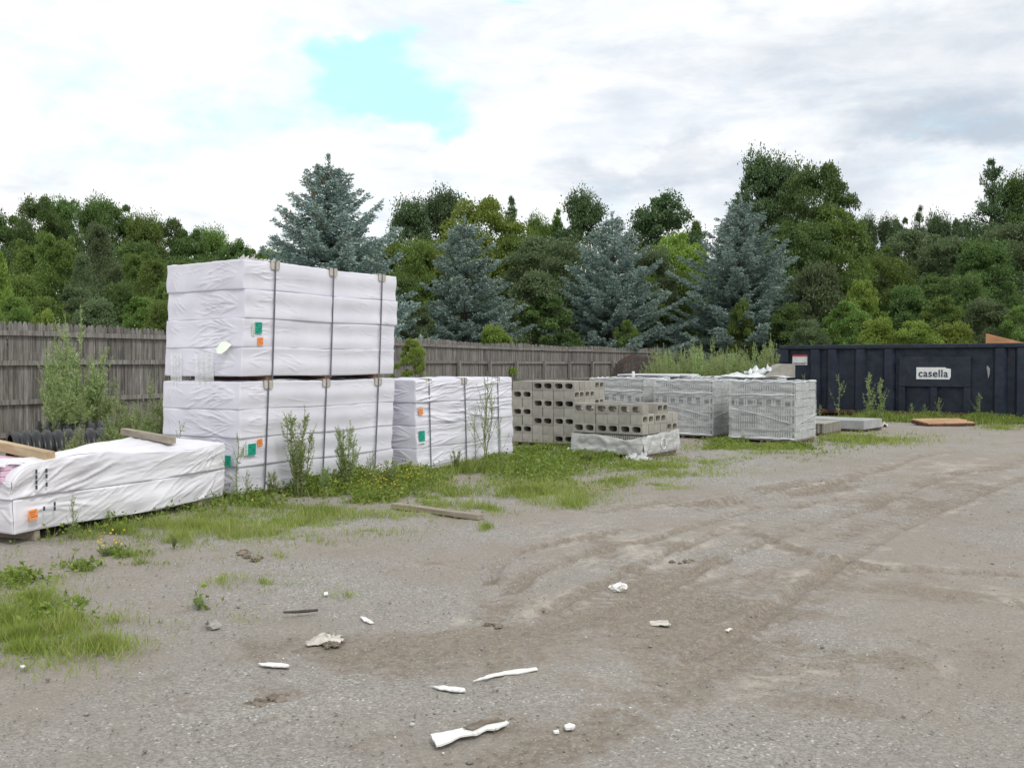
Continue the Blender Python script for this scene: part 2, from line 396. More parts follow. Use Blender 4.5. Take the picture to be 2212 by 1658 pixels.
def steel_mat():
    t = NT('navy_dumpster_paint')
    c = t.mix(t.rng(t.noise(2.2, 8, 0.7), 0.3, 0.72), (0.008, 0.014, 0.027), (0.023, 0.033, 0.053))
    c = t.mix(t.rng(t.noise(6.5, 9, 0.72, t.map(t.obj(), (1, 1, 0.45))), 0.56, 0.70, 0, 0.7), c, (0.085, 0.045, 0.03))
    c = t.mix(t.rng(t.noise(26, 6, 0.75, t.map(t.obj(), (0.5, 1, 1))), 0.64, 0.74, 0, 0.5), c, (0.16, 0.17, 0.18))
    return t.fin(c, t.rng(t.noise(5, 4), 0.3, 0.7, 0.45, 0.75), t.bump(t.noise(3.2, 5, 0.6), 0.35, 0.03), 0.4)
M['navy'] = steel_mat()
def rust_mat():
    t = NT('rusty_steel')
    c = t.mix(t.rng(t.noise(5, 8, 0.7), 0.35, 0.65), (0.03, 0.026, 0.028), (0.17, 0.065, 0.03))
    return t.fin(c, 0.9, t.bump(t.noise(30, 5), 0.4, 0.01))
M['rust'] = rust_mat()
M['sign_white'] = simple('sign_white', (0.72, 0.74, 0.74), (0.80, 0.82, 0.82), 10, 0.5, 0.1)
M['sign_red'] = simple('sign_red', (0.55, 0.04, 0.04), (0.62, 0.06, 0.05), 10, 0.5)
M['logo_navy'] = simple('logo_navy', (0.014, 0.016, 0.05), (0.02, 0.022, 0.06), 10, 0.5)
def litter_mat():
    t = NT('white_litter')
    c = t.mix(t.rng(t.noise(9, 8, 0.7), 0.35, 0.7), (0.80, 0.80, 0.78), (0.70, 0.69, 0.66))
    c = t.mix(t.rng(t.noise(16, 9, 0.75), 0.56, 0.66, 0, 0.8), c, (0.30, 0.25, 0.19))
    return t.fin(c, 0.6, t.bump(t.noise(30, 6, 0.6), 0.6, 0.01))
M['litter'] = litter_mat()
M['cloth'] = simple('dirty_cloth', (0.45, 0.42, 0.37), (0.62, 0.59, 0.53), 16, 0.9, 0.5, 40)
M['rock'] = simple('grey_rock', (0.20, 0.19, 0.175), (0.40, 0.385, 0.36), 14, 0.9, 0.5, 50)
M['mud'] = simple('mud_clods', (0.13, 0.105, 0.08), (0.24, 0.20, 0.16), 14, 0.95, 0.7, 40, 0.01)

# ------------------------------------------------------------------ ground
TRACKS = [
    ([(1055, 1260), (1085, 1215), (1150, 1185), (1250, 1165), (1330, 1150)], 0.05, 0.05),
    ([(1115, 1275), (1160, 1235), (1260, 1200), (1400, 1170), (1500, 1140), (1640, 1095)], 0.045, 0.04),
    ([(1190, 1320), (1290, 1265), (1400, 1215), (1520, 1165), (1650, 1120), (1850, 1065)], 0.05, 0.035),
    ([(1300, 1330), (1400, 1290), (1500, 1240), (1600, 1195), (1750, 1140), (1950, 1070)], 0.05, 0.035),
    ([(1500, 1420), (1620, 1350), (1740, 1270), (1850, 1200), (2010, 1110), (2210, 1030)], 0.06, 0.03),
    ([(1420, 1100), (1560, 1085), (1700, 1055), (1900, 1035), (2200, 1010)], 0.06, 0.035),
    ([(1600, 1140), (1700, 1185), (1850, 1225), (2000, 1235), (2212, 1240)], 0.06, 0.03),
    ([(1650, 1080), (1800, 1045), (2000, 985), (2212, 950)], 0.08, 0.03),
    ([(1850, 1120), (1950, 1060), (2080, 1020), (2212, 1000)], 0.08, 0.03),
    ([(820, 1235), (900, 1222), (990, 1210), (1050, 1205)], 0.03, 0.02),  # (photo points on the ground, half width m, rut depth)
    ([(1050, 1250), (1100, 1205), (1200, 1175), (1380, 1140), (1560, 1090), (1760, 1060), (2000, 1025)], 0.16, 0.03),
    ([(1060, 1330), (1130, 1240), (1230, 1205), (1420, 1165), (1600, 1115), (1800, 1080)], 0.10, 0.02),
    ([(1180, 1370), (1350, 1290), (1480, 1225), (1640, 1160), (1830, 1100), (2040, 1040), (2230, 985)], 0.17, 0.022),
    ([(1360, 1420), (1470, 1350), (1600, 1270), (1720, 1200), (1880, 1130), (2100, 1050)], 0.15, 0.022),
    ([(600, 1420), (780, 1400), (950, 1385), (1200, 1350), (1420, 1320), (1700, 1330)], 0.14, 0.012),
    ([(1080, 1658), (1250, 1590), (1420, 1500), (1560, 1420), (1680, 1330), (1830, 1230)], 0.13, 0.012),
    ([(1450, 1180), (1600, 1230), (1750, 1265), (1960, 1280), (2220, 1310)], 0.12, 0.012),
    ([(1280, 1165), (1330, 1215), (1420, 1240), (1560, 1215)], 0.09, 0.012),
    ([(1500, 1300), (1650, 1360), (1760, 1400), (1900, 1420)], 0.13, 0.010),
    ([(1300, 1105), (1500, 1075), (1750, 1040), (2000, 1000)], 0.12, 0.014),
    ([(350, 1500), (560, 1500), (800, 1470), (1100, 1470)], 0.16, 0.010),
]
PATCH_BROWN = [(900, 1410, 420, 45, .9), (1480, 1400, 260, 60, .8), (1280, 1570, 260, 70, .7), (400, 1560, 420, 40, .55), (1950, 1270, 90, 22, 1.0), (2060, 1290, 80, 16, .9),
               (1750, 1500, 200, 60, .6), (540, 1310, 160, 20, .45), (1500, 1270, 200, 30, .7), (2100, 1060, 250, 40, .35), (2150, 1170, 100, 25, .4), (700, 1400, 180, 30, .5), (2100, 1400, 160, 40, .3)]
PATCH_LIGHT = [(2180, 1290, 90, 30, 1.1), (2060, 1262, 100, 14, .8), (1700, 1480, 130, 40, .5), (1650, 1250, 200, 22, .5), (1450, 1200, 240, 40, .35), (1300, 1440, 200, 20, .35), (2100, 1010, 300, 40, .5),
               (1250, 1150, 150, 30, .5), (850, 1200, 80, 16, .5), (400, 1450, 300, 25, .35), (1900, 960, 150, 12, .5)]
def seg_dist(X, Y, P):
    best = np.full(X.shape, 1e9); arc = np.zeros(X.shape); s0 = 0
    for a, b in zip(P[:-1], P[1:]):
        d = b - a; L = np.linalg.norm(d); t = np.clip(((X - a[0]) * d[0] + (Y - a[1]) * d[1]) / L ** 2, 0, 1)
        dd = np.hypot(X - a[0] - t * d[0], Y - a[1] - t * d[1]); k = dd < best
        best[k] = dd[k]; arc[k] = (s0 + t * L)[k]; s0 += L
    return best, arc
def smooth_line(P, n=8):
    P = [np.array(p) for p in P]; out = []
    for i in range(len(P) - 1):
        p0 = P[max(i - 1, 0)]; p1 = P[i]; p2 = P[i + 1]; p3 = P[min(i + 2, len(P) - 1)]
        for k in range(n):
            t = k / n; out.append(0.5 * (2 * p1 + (p2 - p0) * t + (2 * p0 - 5 * p1 + 4 * p2 - p3) * t * t + (3 * p1 - p0 - 3 * p2 + p3) * t ** 3))
    return out + [P[-1]]
def ground_axis(lo, d0, d1, hi, step, far):
    a = list(np.arange(d0, d1, step)); s = step; x = d1
    while x < hi: a.append(x); s = min(s * 1.12, far); x += s
    a.append(hi); s = step; x = d0 - step; b = []
    while x > lo: b.append(x); s = min(s * 1.12, far); x -= s
    b.append(lo); return np.array(b[::-1] + a)
def make_ground():
    xs = ground_axis(-400, -4.5, 8.0, 400, 0.03, 12); ys = ground_axis(-60, 3.2, 14.5, 520, 0.03, 12)
    X, Y = np.meshgrid(xs, ys); near = np.exp(-np.maximum(Y - 18, 0) / 14) * (Y > 1) * np.exp(-np.maximum(np.abs(X) - 12, 0) / 6)
    Z = 0.035 * fbm(X * 0.45, Y * 0.45, 3, 3) + 0.020 * fbm(X * 2.1, Y * 2.1, 11, 3) + 0.014 * fbm(X * 7, Y * 7, 21, 3)
    dirt = np.zeros_like(X); light = np.zeros_like(X)
    U, V = proj(X, np.maximum(Y, 0.5))
    wob = fbm(X * 1.1, Y * 1.1, 5, 4)
    for lst, tgt in ((PATCH_BROWN, dirt), (PATCH_LIGHT, light)):
        for (u, v, ru, rv, w) in lst:
            q = ((U - u) / ru) ** 2 + ((V - v) / rv) ** 2
            tgt += w * np.exp(-q * 0.9) * (0.75 + 1.1 * wob)
    for pts, hw, dep in TRACKS:
        P = smooth_line([(G(*p).x, G(*p).y) for p in pts])
        D, A = seg_dist(X, Y, P)
        br = 0.75 + 1.3 * vnoise(A * 0.9, D * 0 + hw * 50, 31)         # the print comes and goes
        br = np.clip(br, 0, 1.2)
        prof = np.exp(-(D / hw) ** 4)
        berm = np.exp(-((D - hw * 1.35) / (hw * 0.4)) ** 2)
        lug = 0.5 + 0.5 * np.clip(1.6 * np.sin((A + 0.7 * D) * 2 * PI / 0.15), -1, 1)
        Z += 0.75 * br * (-dep * prof * (0.45 + 0.55 * lug) + dep * 0.5 * berm * (1 + 1.2 * vnoise(X * 9, Y * 9, 8)))
        dirt += br * (0.8 * np.exp(-(D / (hw * 1.4)) ** 2)) * (0.8 + 1.2 * wob) * (0.45 + 0.75 * lug)
        light += 0.5 * br * np.exp(-((D - hw * 2.3) / (hw * 0.8)) ** 2) * (0.6 + wob)
    Z = Z * near - 0.004
    ny, nx = X.shape; idx = np.arange(nx * ny).reshape(ny, nx)
    Fq = np.stack([idx[:-1, :-1], idx[:-1, 1:], idx[1:, 1:], idx[1:, :-1]], -1).reshape(-1, 4)
    me = np_mesh('ground', np.stack([X, Y, Z], -1).reshape(-1, 3), Fq, {'dirt': np.clip(dirt, 0, 1.3).ravel(), 'light': np.clip(light, 0, 1.2).ravel()}, True)
    t = NT('gravel_and_dirt'); v = t.obj()
    vc = t.N.new('ShaderNodeTexVoronoi'); t.L.new(v, vc.inputs['Vector']); vc.inputs['Scale'].default_value = 95
    st = t.N.new('ShaderNodeSeparateXYZ'); t.L.new(vc.outputs['Color'], st.inputs[0])
    grey = t.mix(t.rng(st.outputs[0], 0.1, 0.95), (0.225, 0.213, 0.196), (0.36, 0.343, 0.317))
    grey = t.mix(t.rng(st.outputs[1], 0.965, 0.98), grey, (0.52, 0.51, 0.48))
    grey = t.mix(t.rng(t.noise(0.5, 6, 0.62), 0.38, 0.62, 0.0, 0.7), grey, (0.265, 0.232, 0.195))
    brown = t.mix(t.rng(t.noise(26, 6, 0.7), 0.3, 0.7), (0.16, 0.132, 0.103), (0.27, 0.23, 0.185))
    brown = t.mix(t.rng(st.outputs[2], 0.86, 0.97, 0, 0.7), brown, (0.36, 0.34, 0.31))
    pale = t.mix(t.rng(t.noise(22, 6, 0.7), 0.3, 0.7), (0.37, 0.33, 0.28), (0.54, 0.49, 0.425))
    n_b = t.noise(2.6, 12, 0.76, None, 0.5); n_l = t.noise(2.0, 12, 0.76, t.map(v, (1, 1.3, 1)), 0.5)
    fb = t.rng(t.m('ADD', t.m('MULTIPLY', t.attr('dirt'), 0.8), t.m('MULTIPLY', t.m('SUBTRACT', n_b, 0.5), 3.4)), 0.15, 0.75, 0, 0.9)
    fl = t.rng(t.m('ADD', t.m('MULTIPLY', t.attr('light'), 0.7), t.m('MULTIPLY', t.m('SUBTRACT', n_l, 0.5), 3.6)), 0.30, 0.95, 0, 0.7)
    c = t.mix(fl, grey, pale); c = t.mix(fb, c, brown)
    c = t.mix(t.rng(t.noise(0.16, 5, 0.6), 0.4, 0.65, 0, 0.3), c, (0.31, 0.27, 0.225))
    stone = t.m('SUBTRACT', 1.0, vc.outputs['Distance'])
    nb = t.bump(stone, 0.5, 0.006)
    nb = t.bump(t.noise(14, 7, 0.7), 0.55, 0.025, nb)
    t.fin(c, 0.93, nb, 0.15)
    return tag(link('ground', me, t.mat), kind='structure')
make_ground()

# ------------------------------------------------------------------ foam board bundles
def rbox_pts(res, lo, hi, r, faces='xXyYZz'):
    """grids on the faces of a rounded box -> V, quads, face normals (axis, sign)"""
    Vs = []; Fs = []; Ns = []; o = 0; lo = np.array(lo, float); hi = np.array(hi, float)
    for ax, sg, ch in ((0, 0, 'x'), (0, 1, 'X'), (1, 0, 'y'), (1, 1, 'Y'), (2, 1, 'Z'), (2, 0, 'z')):
        if ch not in faces: continue
        a, b = [k for k in range(3) if k != ax]
        rr = res if ch in 'xy' else res * 2.2
        na = max(int((hi[a] - lo[a]) / rr), 3); nb = max(int((hi[b] - lo[b]) / rr), 3)
        ga, gb = np.meshgrid(np.linspace(lo[a], hi[a], na + 1), np.linspace(lo[b], hi[b], nb + 1), indexing='ij')
        P = np.zeros(ga.shape + (3,)); P[..., a] = ga; P[..., b] = gb; P[..., ax] = hi[ax] if sg else lo[ax]
        idx = np.arange(ga.size).reshape(ga.shape) + o
        q = np.stack([idx[:-1, :-1], idx[1:, :-1], idx[1:, 1:], idx[:-1, 1:]], -1).reshape(-1, 4)
        flip = (sg == 1) == (ax == 1)
        if flip: q = q[:, ::-1]
        Vs.append(P.reshape(-1, 3)); Fs.append(q); Ns.append(np.full(ga.size, ax * 2 + sg)); o += ga.size
    V = np.concatenate(Vs); Fq = np.concatenate(Fs); N = np.concatenate(Ns)
    inner_lo, inner_hi = lo + r, hi - r
    c = np.clip(V, inner_lo, inner_hi); d = V - c
    L = np.linalg.norm(d, axis=1, keepdims=True); V = c + d / np.maximum(L, 1e-9) * r
    return V, Fq, N
def wrinkle(P2, segs):
    h = np.zeros(len(P2))
    for (x, y, ang, ln, wd, am) in segs:
        dx = P2[:, 0] - x; dy = P2[:, 1] - y; ca, sa = math.cos(ang), math.sin(ang)
        s = dx * ca + dy * sa; n = -dx * sa + dy * ca + 0.18 * wd * np.sin(s * 25 + x * 40) + 0.25 * s * s * math.sin(x * 91)
        k = (np.abs(s) < ln) & (np.abs(n) < wd * 4)
        if not k.any(): continue
        w = wd * (0.6 + 0.8 * np.abs(s[k]) / ln)
        h[k] += am * np.exp(-(n[k] / w) ** 2) * (1 - (s[k] / ln) ** 2) ** 1.5
    return h
def fan(cx, cy, a0, a1, n, l0, l1, am=0.006, r0=0.05, wd=0.007):
    out = []
    for k in range(n):
        a = a0 + (a1 - a0) * (k + random.uniform(-.3, .3)) / max(n - 1, 1); l = random.uniform(l0, l1) / 2
        rr = r0 + l + random.uniform(0, .05)
        out.append((cx + math.cos(a) * rr, cy + math.sin(a) * rr, a, l, wd * random.uniform(.7, 1.5), am * random.uniform(.4, 1.2)))
    return out
def streaks(x0, x1, y0, y1, a, da, n, l0, l1, am=0.005, wd=0.007):
    return [(random.uniform(x0, x1), random.uniform(y0, y1), a + random.uniform(-da, da), random.uniform(l0, l1) / 2, wd * random.uniform(.6, 1.6), am * random.uniform(.35, 1.2)) for _ in range(n)]

def pack(parent, lo, hi, segs_y, segs_x, shear=(0, 0), res=0.011, mat='film', seed=0, name='wrapped_pack', bulge=0.003, deform=None):
    V, Fq, N = rbox_pts(res, lo, hi, 0.009)
    h = np.zeros(len(V)); edge = np.ones(len(V))
    for ax in range(3):
        d = np.minimum(V[:, ax] - lo[ax], hi[ax] - V[:, ax]); m_ = (N // 2) != ax
        edge[m_] *= np.clip(d[m_] / 0.012, 0, 1)
    ky = N == 2; kx = N == 0
    if segs_y: h[ky] = 1.35 * wrinkle(V[ky][:, [0, 2]], segs_y)
    if segs_x: h[kx] = 1.35 * wrinkle(V[kx][:, [1, 2]], segs_x)
    tz = N == 5
    h[tz] += 0.012 * fbm(V[tz, 0] * 5, V[tz, 1] * 5, 60 + seed, 4)
    h += bulge * 2.0 * fbm(V[:, 0] * 3 + V[:, 1] * 3 + seed, V[:, 2] * 5, 40 + seed, 2) + bulge * .5
    nrm = np.zeros_like(V); nrm[np.arange(len(V)), N // 2] = np.where(N % 2, 1, -1)
    V = V + nrm * (h * edge)[:, None]
    s = V.sum(1)
    V[:, 0] += 0.003 * np.sin(V[:, 2] * 21 + seed) + 0.004 * np.sin(V[:, 1] * 13 + seed * 2); V[:, 1] += 0.005 * np.sin(V[:, 2] * 27 + seed * 3) + 0.006 * np.sin(V[:, 0] * 4 + seed)
    V[:, 2] += 0.005 * np.sin(V[:, 0] * 3.1) + 0.003 * np.sin(V[:, 1] * 5)
    if deform is not None: V = deform(V)
    V[:, 0] += shear[0] * V[:, 2]; V[:, 1] += shear[1] * V[:, 2]
    me = np_mesh(name, V, Fq, None, True)
    bm = bmesh.new(); bm.from_mesh(me); bmesh.ops.remove_doubles(bm, verts=bm.verts, dist=0.0004); bm.to_mesh(me); bm.free()
    return link(name, me, M[mat], parent)

def u_to_x(root_loc, ang, u, z=0.7, off=0.0):
    """distance along the bundle's long side that shows at column u of the photo"""
    dx, dy = math.cos(ang), math.sin(ang); k = (u - W0 / 2) / F
    return (k * root_loc[1] - root_loc[0]) / (dx - k * dy)
def straps(root, xs, z0, z1, Wd, shear, pname='strap'):
    for x in xs:
        sx, sy = shear
        b = MB(); w = 0.011
        P = [(-0.017, z0), (-0.018, (z0 + z1) / 2), (-0.016, z1 - 0.05), (-0.012, z1 + 0.012), (0.2, z1 + 0.013), (Wd - 0.1, z1 + 0.013), (Wd + 0.01, z1 + 0.008), (Wd + 0.01, z0)]
        for k in range(len(P) - 1):
            (y0, za), (y1, zb) = P[k], P[k + 1]
            t = Vector((0, y1 - y0, zb - za)).normalized(); nrm = Vector((0, -t.z, t.y)) * 0.002
            q = [Vector((x + sx * za - w, y0 + sy * za, za)), Vector((x + sx * za + w, y0 + sy * za, za)), Vector((x + sx * zb + w, y1 + sy * zb, zb)), Vector((x + sx * zb - w, y1 + sy * zb, zb))]
            b.prism(q, nrm if k < 3 else nrm)
        b.build(pname, M['strap'], root)
        p = MB(); hw = 0.062; zt = z1
        p.box((x + sx * zt, -0.010 + sy * zt, zt - 0.038), (hw * 2, 0.006, 0.085)); p.box((x + sx * zt, 0.045 + sy * zt, zt + 0.009), (hw * 2, 0.115, 0.006))
        for sgn in (-1, 1): p.box((x + sx * zt + sgn * hw * 0.96, -0.016 + sy * zt, zt - 0.036), (0.006, 0.010, 0.08))
        p.build('corner_protector', M['protector'], root, bevel=0.0015)
def sticker(root, name, mat, x, z, w, h, face='y', shear=(0, 0), lines=None, inkmat='ink', tilt=0.0, off=0.0):
    """a paper label on the y=0 or x=0 side of a bundle; its print is a child"""
    def P(a, b, d):
        ca, sa = math.cos(tilt), math.sin(tilt); a2 = a * ca - b * sa; b2 = a * sa + b * ca
        zz = z + b2
        if face == 'y': return Vector((x + a2 + shear[0] * zz, -0.016 - d - off + shear[1] * zz, zz))
        return Vector((-0.016 - d - off + shear[0] * zz, x - a2 + shear[1] * zz, zz))
    b = MB(); b.prism([P(-w / 2, -h / 2, 0), P(w / 2, -h / 2, 0), P(w / 2, h / 2, 0), P(-w / 2, h / 2, 0)], P(0, 0, 0.002) - P(0, 0, 0))
    o = b.build(name, M[mat], root)
    if lines:
        i = MB()
        for (a0, a1, b0, b1) in lines:
            q = [P(w * (a - 0.5), h * (c - 0.5), 0.003) for a, c in ((a0, b0), (a1, b0), (a1, b1), (a0, b1))]
            i.prism(q, P(0, 0, 0.0008) - P(0, 0, 0))
        i.build('printing', M[inkmat], o)
    return o
GREEN_LINES = [(0.08, 0.92, 0.86, 0.92), (0.3, 0.9, 0.62, 0.66), (0.12, 0.6, 0.42, 0.45), (0.5, 0.9, 0.26, 0.30), (0.2, 0.5, 0.14, 0.22), (0.62, 0.8, 0.40, 0.50), (0.12, 0.35, 0.68, 0.78)]
ORANGE_LINES = [(0.1, 0.8, 0.72, 0.80), (0.1, 0.65, 0.5, 0.57), (0.2, 0.9, 0.26, 0.34)]
BAR_LINES = [(0.2, 0.8, y, y + 0.05) for y in (0.08, 0.2, 0.33, 0.45, 0.6, 0.74, 0.86)]

def crumple(name, label, loc, s, mat, seed, n=14, flat=0.5, parent=None, cat='plastic', kz=1.0, group=None):
    """a crumpled sheet as a bent, folded grid with thickness"""
    g = np.linspace(-1, 1, n); X, Y = np.meshgrid(g, g)
    Rr = 1 + 0.35 * fbm(X * 1.5 + seed, Y * 1.5, seed, 2)
    Z = np.abs(fbm(X * 2 + seed, Y * 2 + seed, seed + 3, 4)) * 2 * flat
    XX = X * Rr * s[0] / 2 + 0.12 * s[0] * fbm(X * 3, Y * 3, seed + 5, 2); YY = Y * Rr * s[1] / 2 + 0.12 * s[1] * fbm(X * 3, Y * 3, seed + 6, 2)
    ZZ = Z * s[2] * (1 - 0.6 * np.maximum(np.abs(X), np.abs(Y)) ** 2) * kz
    V = np.stack([XX, YY, ZZ], -1).reshape(-1, 3); idx = np.arange(n * n).reshape(n, n)
    Fq = np.stack([idx[:-1, :-1], idx[:-1, 1:], idx[1:, 1:], idx[1:, :-1]], -1).reshape(-1, 4)
    V2 = V - [0, 0, 0.004]; F2 = Fq[:, ::-1] + len(V)
    bd = np.concatenate([idx[0, :], idx[1:, -1], idx[-1, -2::-1], idx[-2:0:-1, 0]]); b2 = np.roll(bd, -1)
    Fe = np.stack([bd, bd + len(V), b2 + len(V), b2], -1)
    me = np_mesh(name, np.concatenate([V, V2]), np.concatenate([Fq, F2, Fe]))
    o = link(name, me, M[mat], parent, loc)
    if parent is None: tag(o, label, cat, group)
    return o
angA = math.atan2(0.846, 0.533)
# ---- lower bundle of the tall stack
A0 = (-2.985, 10.5, 0.0)
def bundle_packs(root, L, Wd, zs, shear, seed, style, offs):
    for k, (za, zb) in enumerate(zip(zs[:-1], zs[1:])):
        H = zb - za; zc = (za + zb) / 2; ox, oy = offs[k]
        sy = []; sx = []
        sy += fan(0.03, zc + .1 * H, 0.25, -0.35, 6, 0.1, 0.4, 0.006)
        sy += streaks(0.1, 0.9, za + .03, zb - .03, -0.16 + .2 * (k % 2) , 0.22, 9, 0.15, 0.5, 0.004)
        sy += streaks(L * .72, L, za + .02, zb - .02, -0.35, 0.25, 8, 0.06, 0.3, 0.0045, 0.006)
        sy += streaks(L * .3, L * .8, zb - .08, zb - .01, 0.05, 0.12, 4, 0.1, 0.4, 0.003, 0.006)
        # the short side: fans running back from the corner
        sx += fan(0.02, zc, 0.42, -0.30, 9, 0.25, 0.75, 0.0075, 0.04, 0.008)
        sx += streaks(0.3, 0.85, za + .03, zb - .03, -0.28 if k % 2 else 0.22, 0.2, 12, 0.1, 0.5, 0.006)
        sx += fan(Wd - .05, zb - .03, PI + 0.3, PI + 1.1, 5, 0.1, 0.3, 0.005)
        if style == 'B':
            sy += streaks(0.05, L * .95, za + .02, zb - .02, [0.16, 0.1, -0.06, 0.14][k % 4], 0.16, 20 if k < 2 else 46, 0.3, 1.1, 0.006 if k < 2 else 0.009, 0.010)
        pack(root, (ox, oy, za - 0.001), (L + ox + random.uniform(-.01, .012), Wd + oy, zb), sy, sx, shear, seed=seed + k * 1.7)
def spacers(root, xs, z0, z1, Wd, shear):
    for x in xs:
        b = MB(); b.box((x + shear[0] * z0, Wd / 2 + shear[1] * z0, (z0 + z1) / 2), (0.09, Wd - 0.02, z1 - z0 - 0.003)); b.build('spacer', M['spacer'], root, bevel=0.003)
    
def wshear(ang, sx):  # a lean towards world +X, in the bundle's own axes
    return (sx * math.cos(ang), -sx * math.sin(ang))
LA, WA = 2.62, 1.27
shA = wshear(angA, 0.045)
low = empty('foam_board_bundle', A0, angA, 'strapped white bundle of wrapped foam boards carrying another one in the tall stack', 'bundle', 'white wrapped bundles of foam board')
bundle_packs(low, LA, WA, [0.06, 0.36, 0.67, 0.98, 1.285], shA, 1.0, 'A', [(0.03, 0.02), (0.015, 0.01), (0.0, 0.0), (-0.008, 0.0)])
xsA = [u_to_x(A0, angA, u) for u in (567, 693, 806)]
straps(low, xsA, 0.05, 1.287, WA, shA)
spacers(low, [0.35, 1.3, 2.25], 0.0, 0.06, WA, (0, 0))
sticker(low, 'green_label', 'green_lab', u_to_x(A0, angA, 536) , 0.545, 0.115, 0.125, 'y', shA, GREEN_LINES, 'green_ink', 0.02)
sticker(low, 'white_label', 'white_lab', u_to_x(A0, angA, 523) , 0.55, 0.05, 0.12, 'y', shA, BAR_LINES, 'green_ink', 0.02)
sticker(low, 'orange_label', 'orange_lab', u_to_x(A0, angA, 553), 0.615, 0.075, 0.075, 'y', shA, ORANGE_LINES, 'orange_ink', 0.2)
sticker(low, 'green_label', 'green_lab', 0.17, 0.425, 0.15, 0.12, 'x', shA, GREEN_LINES, 'green_ink', -0.05)
# ---- upper bundle
A1z = 1.345
up_off = Vector((0.055, 0, 0))
upl = (A0[0] + 0.06, A0[1] + 0.02, A1z)
up = empty('foam_board_bundle', upl, angA, 'strapped white bundle of wrapped foam boards on top of the tall stack', 'bundle', 'white wrapped bundles of foam board')
shU = wshear(angA, 0.035)
bundle_packs(up, LA - .03, WA, [0.0, 0.315, 0.63, 0.945, 1.265], shU, 9.0, 'A', [(0.0, 0.0), (0.0, 0.006), (0.012, -0.006), (0.0, 0.01)])
xsU = [u_to_x(upl, angA, u) for u in (586, 712, 817)]
straps(up, xsU, -0.03, 1.267, WA, shU)
spacers(up, [x - 0.03 for x in xsU], -0.048, 0.0, WA, (0, 0))
sticker(up, 'green_label', 'green_lab', u_to_x(upl, angA, 556) - .02, 0.53, 0.105, 0.125, 'y', shU, GREEN_LINES, 'green_ink')
sticker(up, 'white_label', 'white_lab', u_to_x(upl, angA, 546) - .02, 0.52, 0.04, 0.15, 'y', shU, BAR_LINES, 'green_ink')
sticker(up, 'orange_label', 'orange_lab', u_to_x(upl, angA, 558), 0.385, 0.08, 0.085, 'y', shU, ORANGE_LINES, 'orange_ink', 0.05)
b = MB()
Q = lambda a, c, d: Vector((-0.02 - d, 0.22 - a, 0.30 + c))
b.prism([Q(-0.1, 0.0, 0.05), Q(-0.06, 0.07, 0.02), Q(0.0, 0.085, 0.0), Q(0.05, 0.06, .0), Q(0.09, 0.045, 0.0), Q(0.055, -0.02, 0.05), Q(0.02, -0.055, 0.085), Q(-0.05, -0.045, 0.08)], Vector((-0.003, 0, 0)))
b.build('paper_note', M['note'], up)
# torn flap of film on the upper front corner, and tongues of clear wrap across the gap
b = MB()
for k in range(9):
    x = 0.0 + k * 0.06 + random.uniform(-.02, .02); y = 0.01 * random.random()
    b.prism([(x, y, 1.27), (x + random.uniform(.05, .1), y - .02, 1.272), (x + random.uniform(.02, .06), y - .03, 1.27 + random.uniform(.015, .05))], (0, 0.003, 0.002))
b.build('torn_film', M['film2'], up)
for y0, y1 in ((0.95, 1.13), (0.42, 0.72)):
    b = MB(); n = 7
    for k in range(n):
        a, c = y0 + (y1 - y0) * k / n, y0 + (y1 - y0) * (k + 1) / n; o1, o2 = -0.02 - .008 * (k % 2), -0.02 - .008 * ((k + 1) % 2)
        b.prism([(o1, a, -0.16), (o2, c, -0.15), (o2, c, 0.26), (o1, a, 0.25)], (-0.001, 0, 0))
    b.build('clear_wrap', M['plastic'], up)

# ---- bundle behind, to the right of the stack
B0 = (-1.255, 12.86, 0.0); angB = math.atan2(2.14, 1.27); LB = 2.5; shB = wshear(angB, -0.022)
bb = empty('foam_board_bundle', B0, angB, 'crinkled strapped white bundle standing alone between the tall stack and the grey blocks', 'bundle', 'white wrapped bundles of foam board')
bundle_packs(bb, LB, 1.27, [0.05, 0.345, 0.65, 0.955, 1.265], shB, 17.0, 'B', [(0.0, 0.0), (0.0, 0.0), (0.005, 0.004), (0.0, 0.0)])
straps(bb, [u_to_x(B0, angB, u) for u in (929, 1006, 1077)], 0.03, 1.267, 1.27, shB)
spacers(bb, [0.35, 1.25, 2.2], 0.0, 0.05, 1.25, (0, 0))
sticker(bb, 'orange_label', 'orange_lab', u_to_x(B0, angB, 910), 0.845, 0.09, 0.085, 'y', shB, ORANGE_LINES, 'orange_ink')
sticker(bb, 'green_label', 'green_lab', u_to_x(B0, angB, 911), 0.515, 0.13, 0.14, 'y', shB, GREEN_LINES, 'green_ink')
sticker(bb, 'white_label', 'white_lab', u_to_x(B0, angB, 911), 0.425, 0.13, 0.025, 'y', shB, BAR_LINES[:3], 'green_ink')

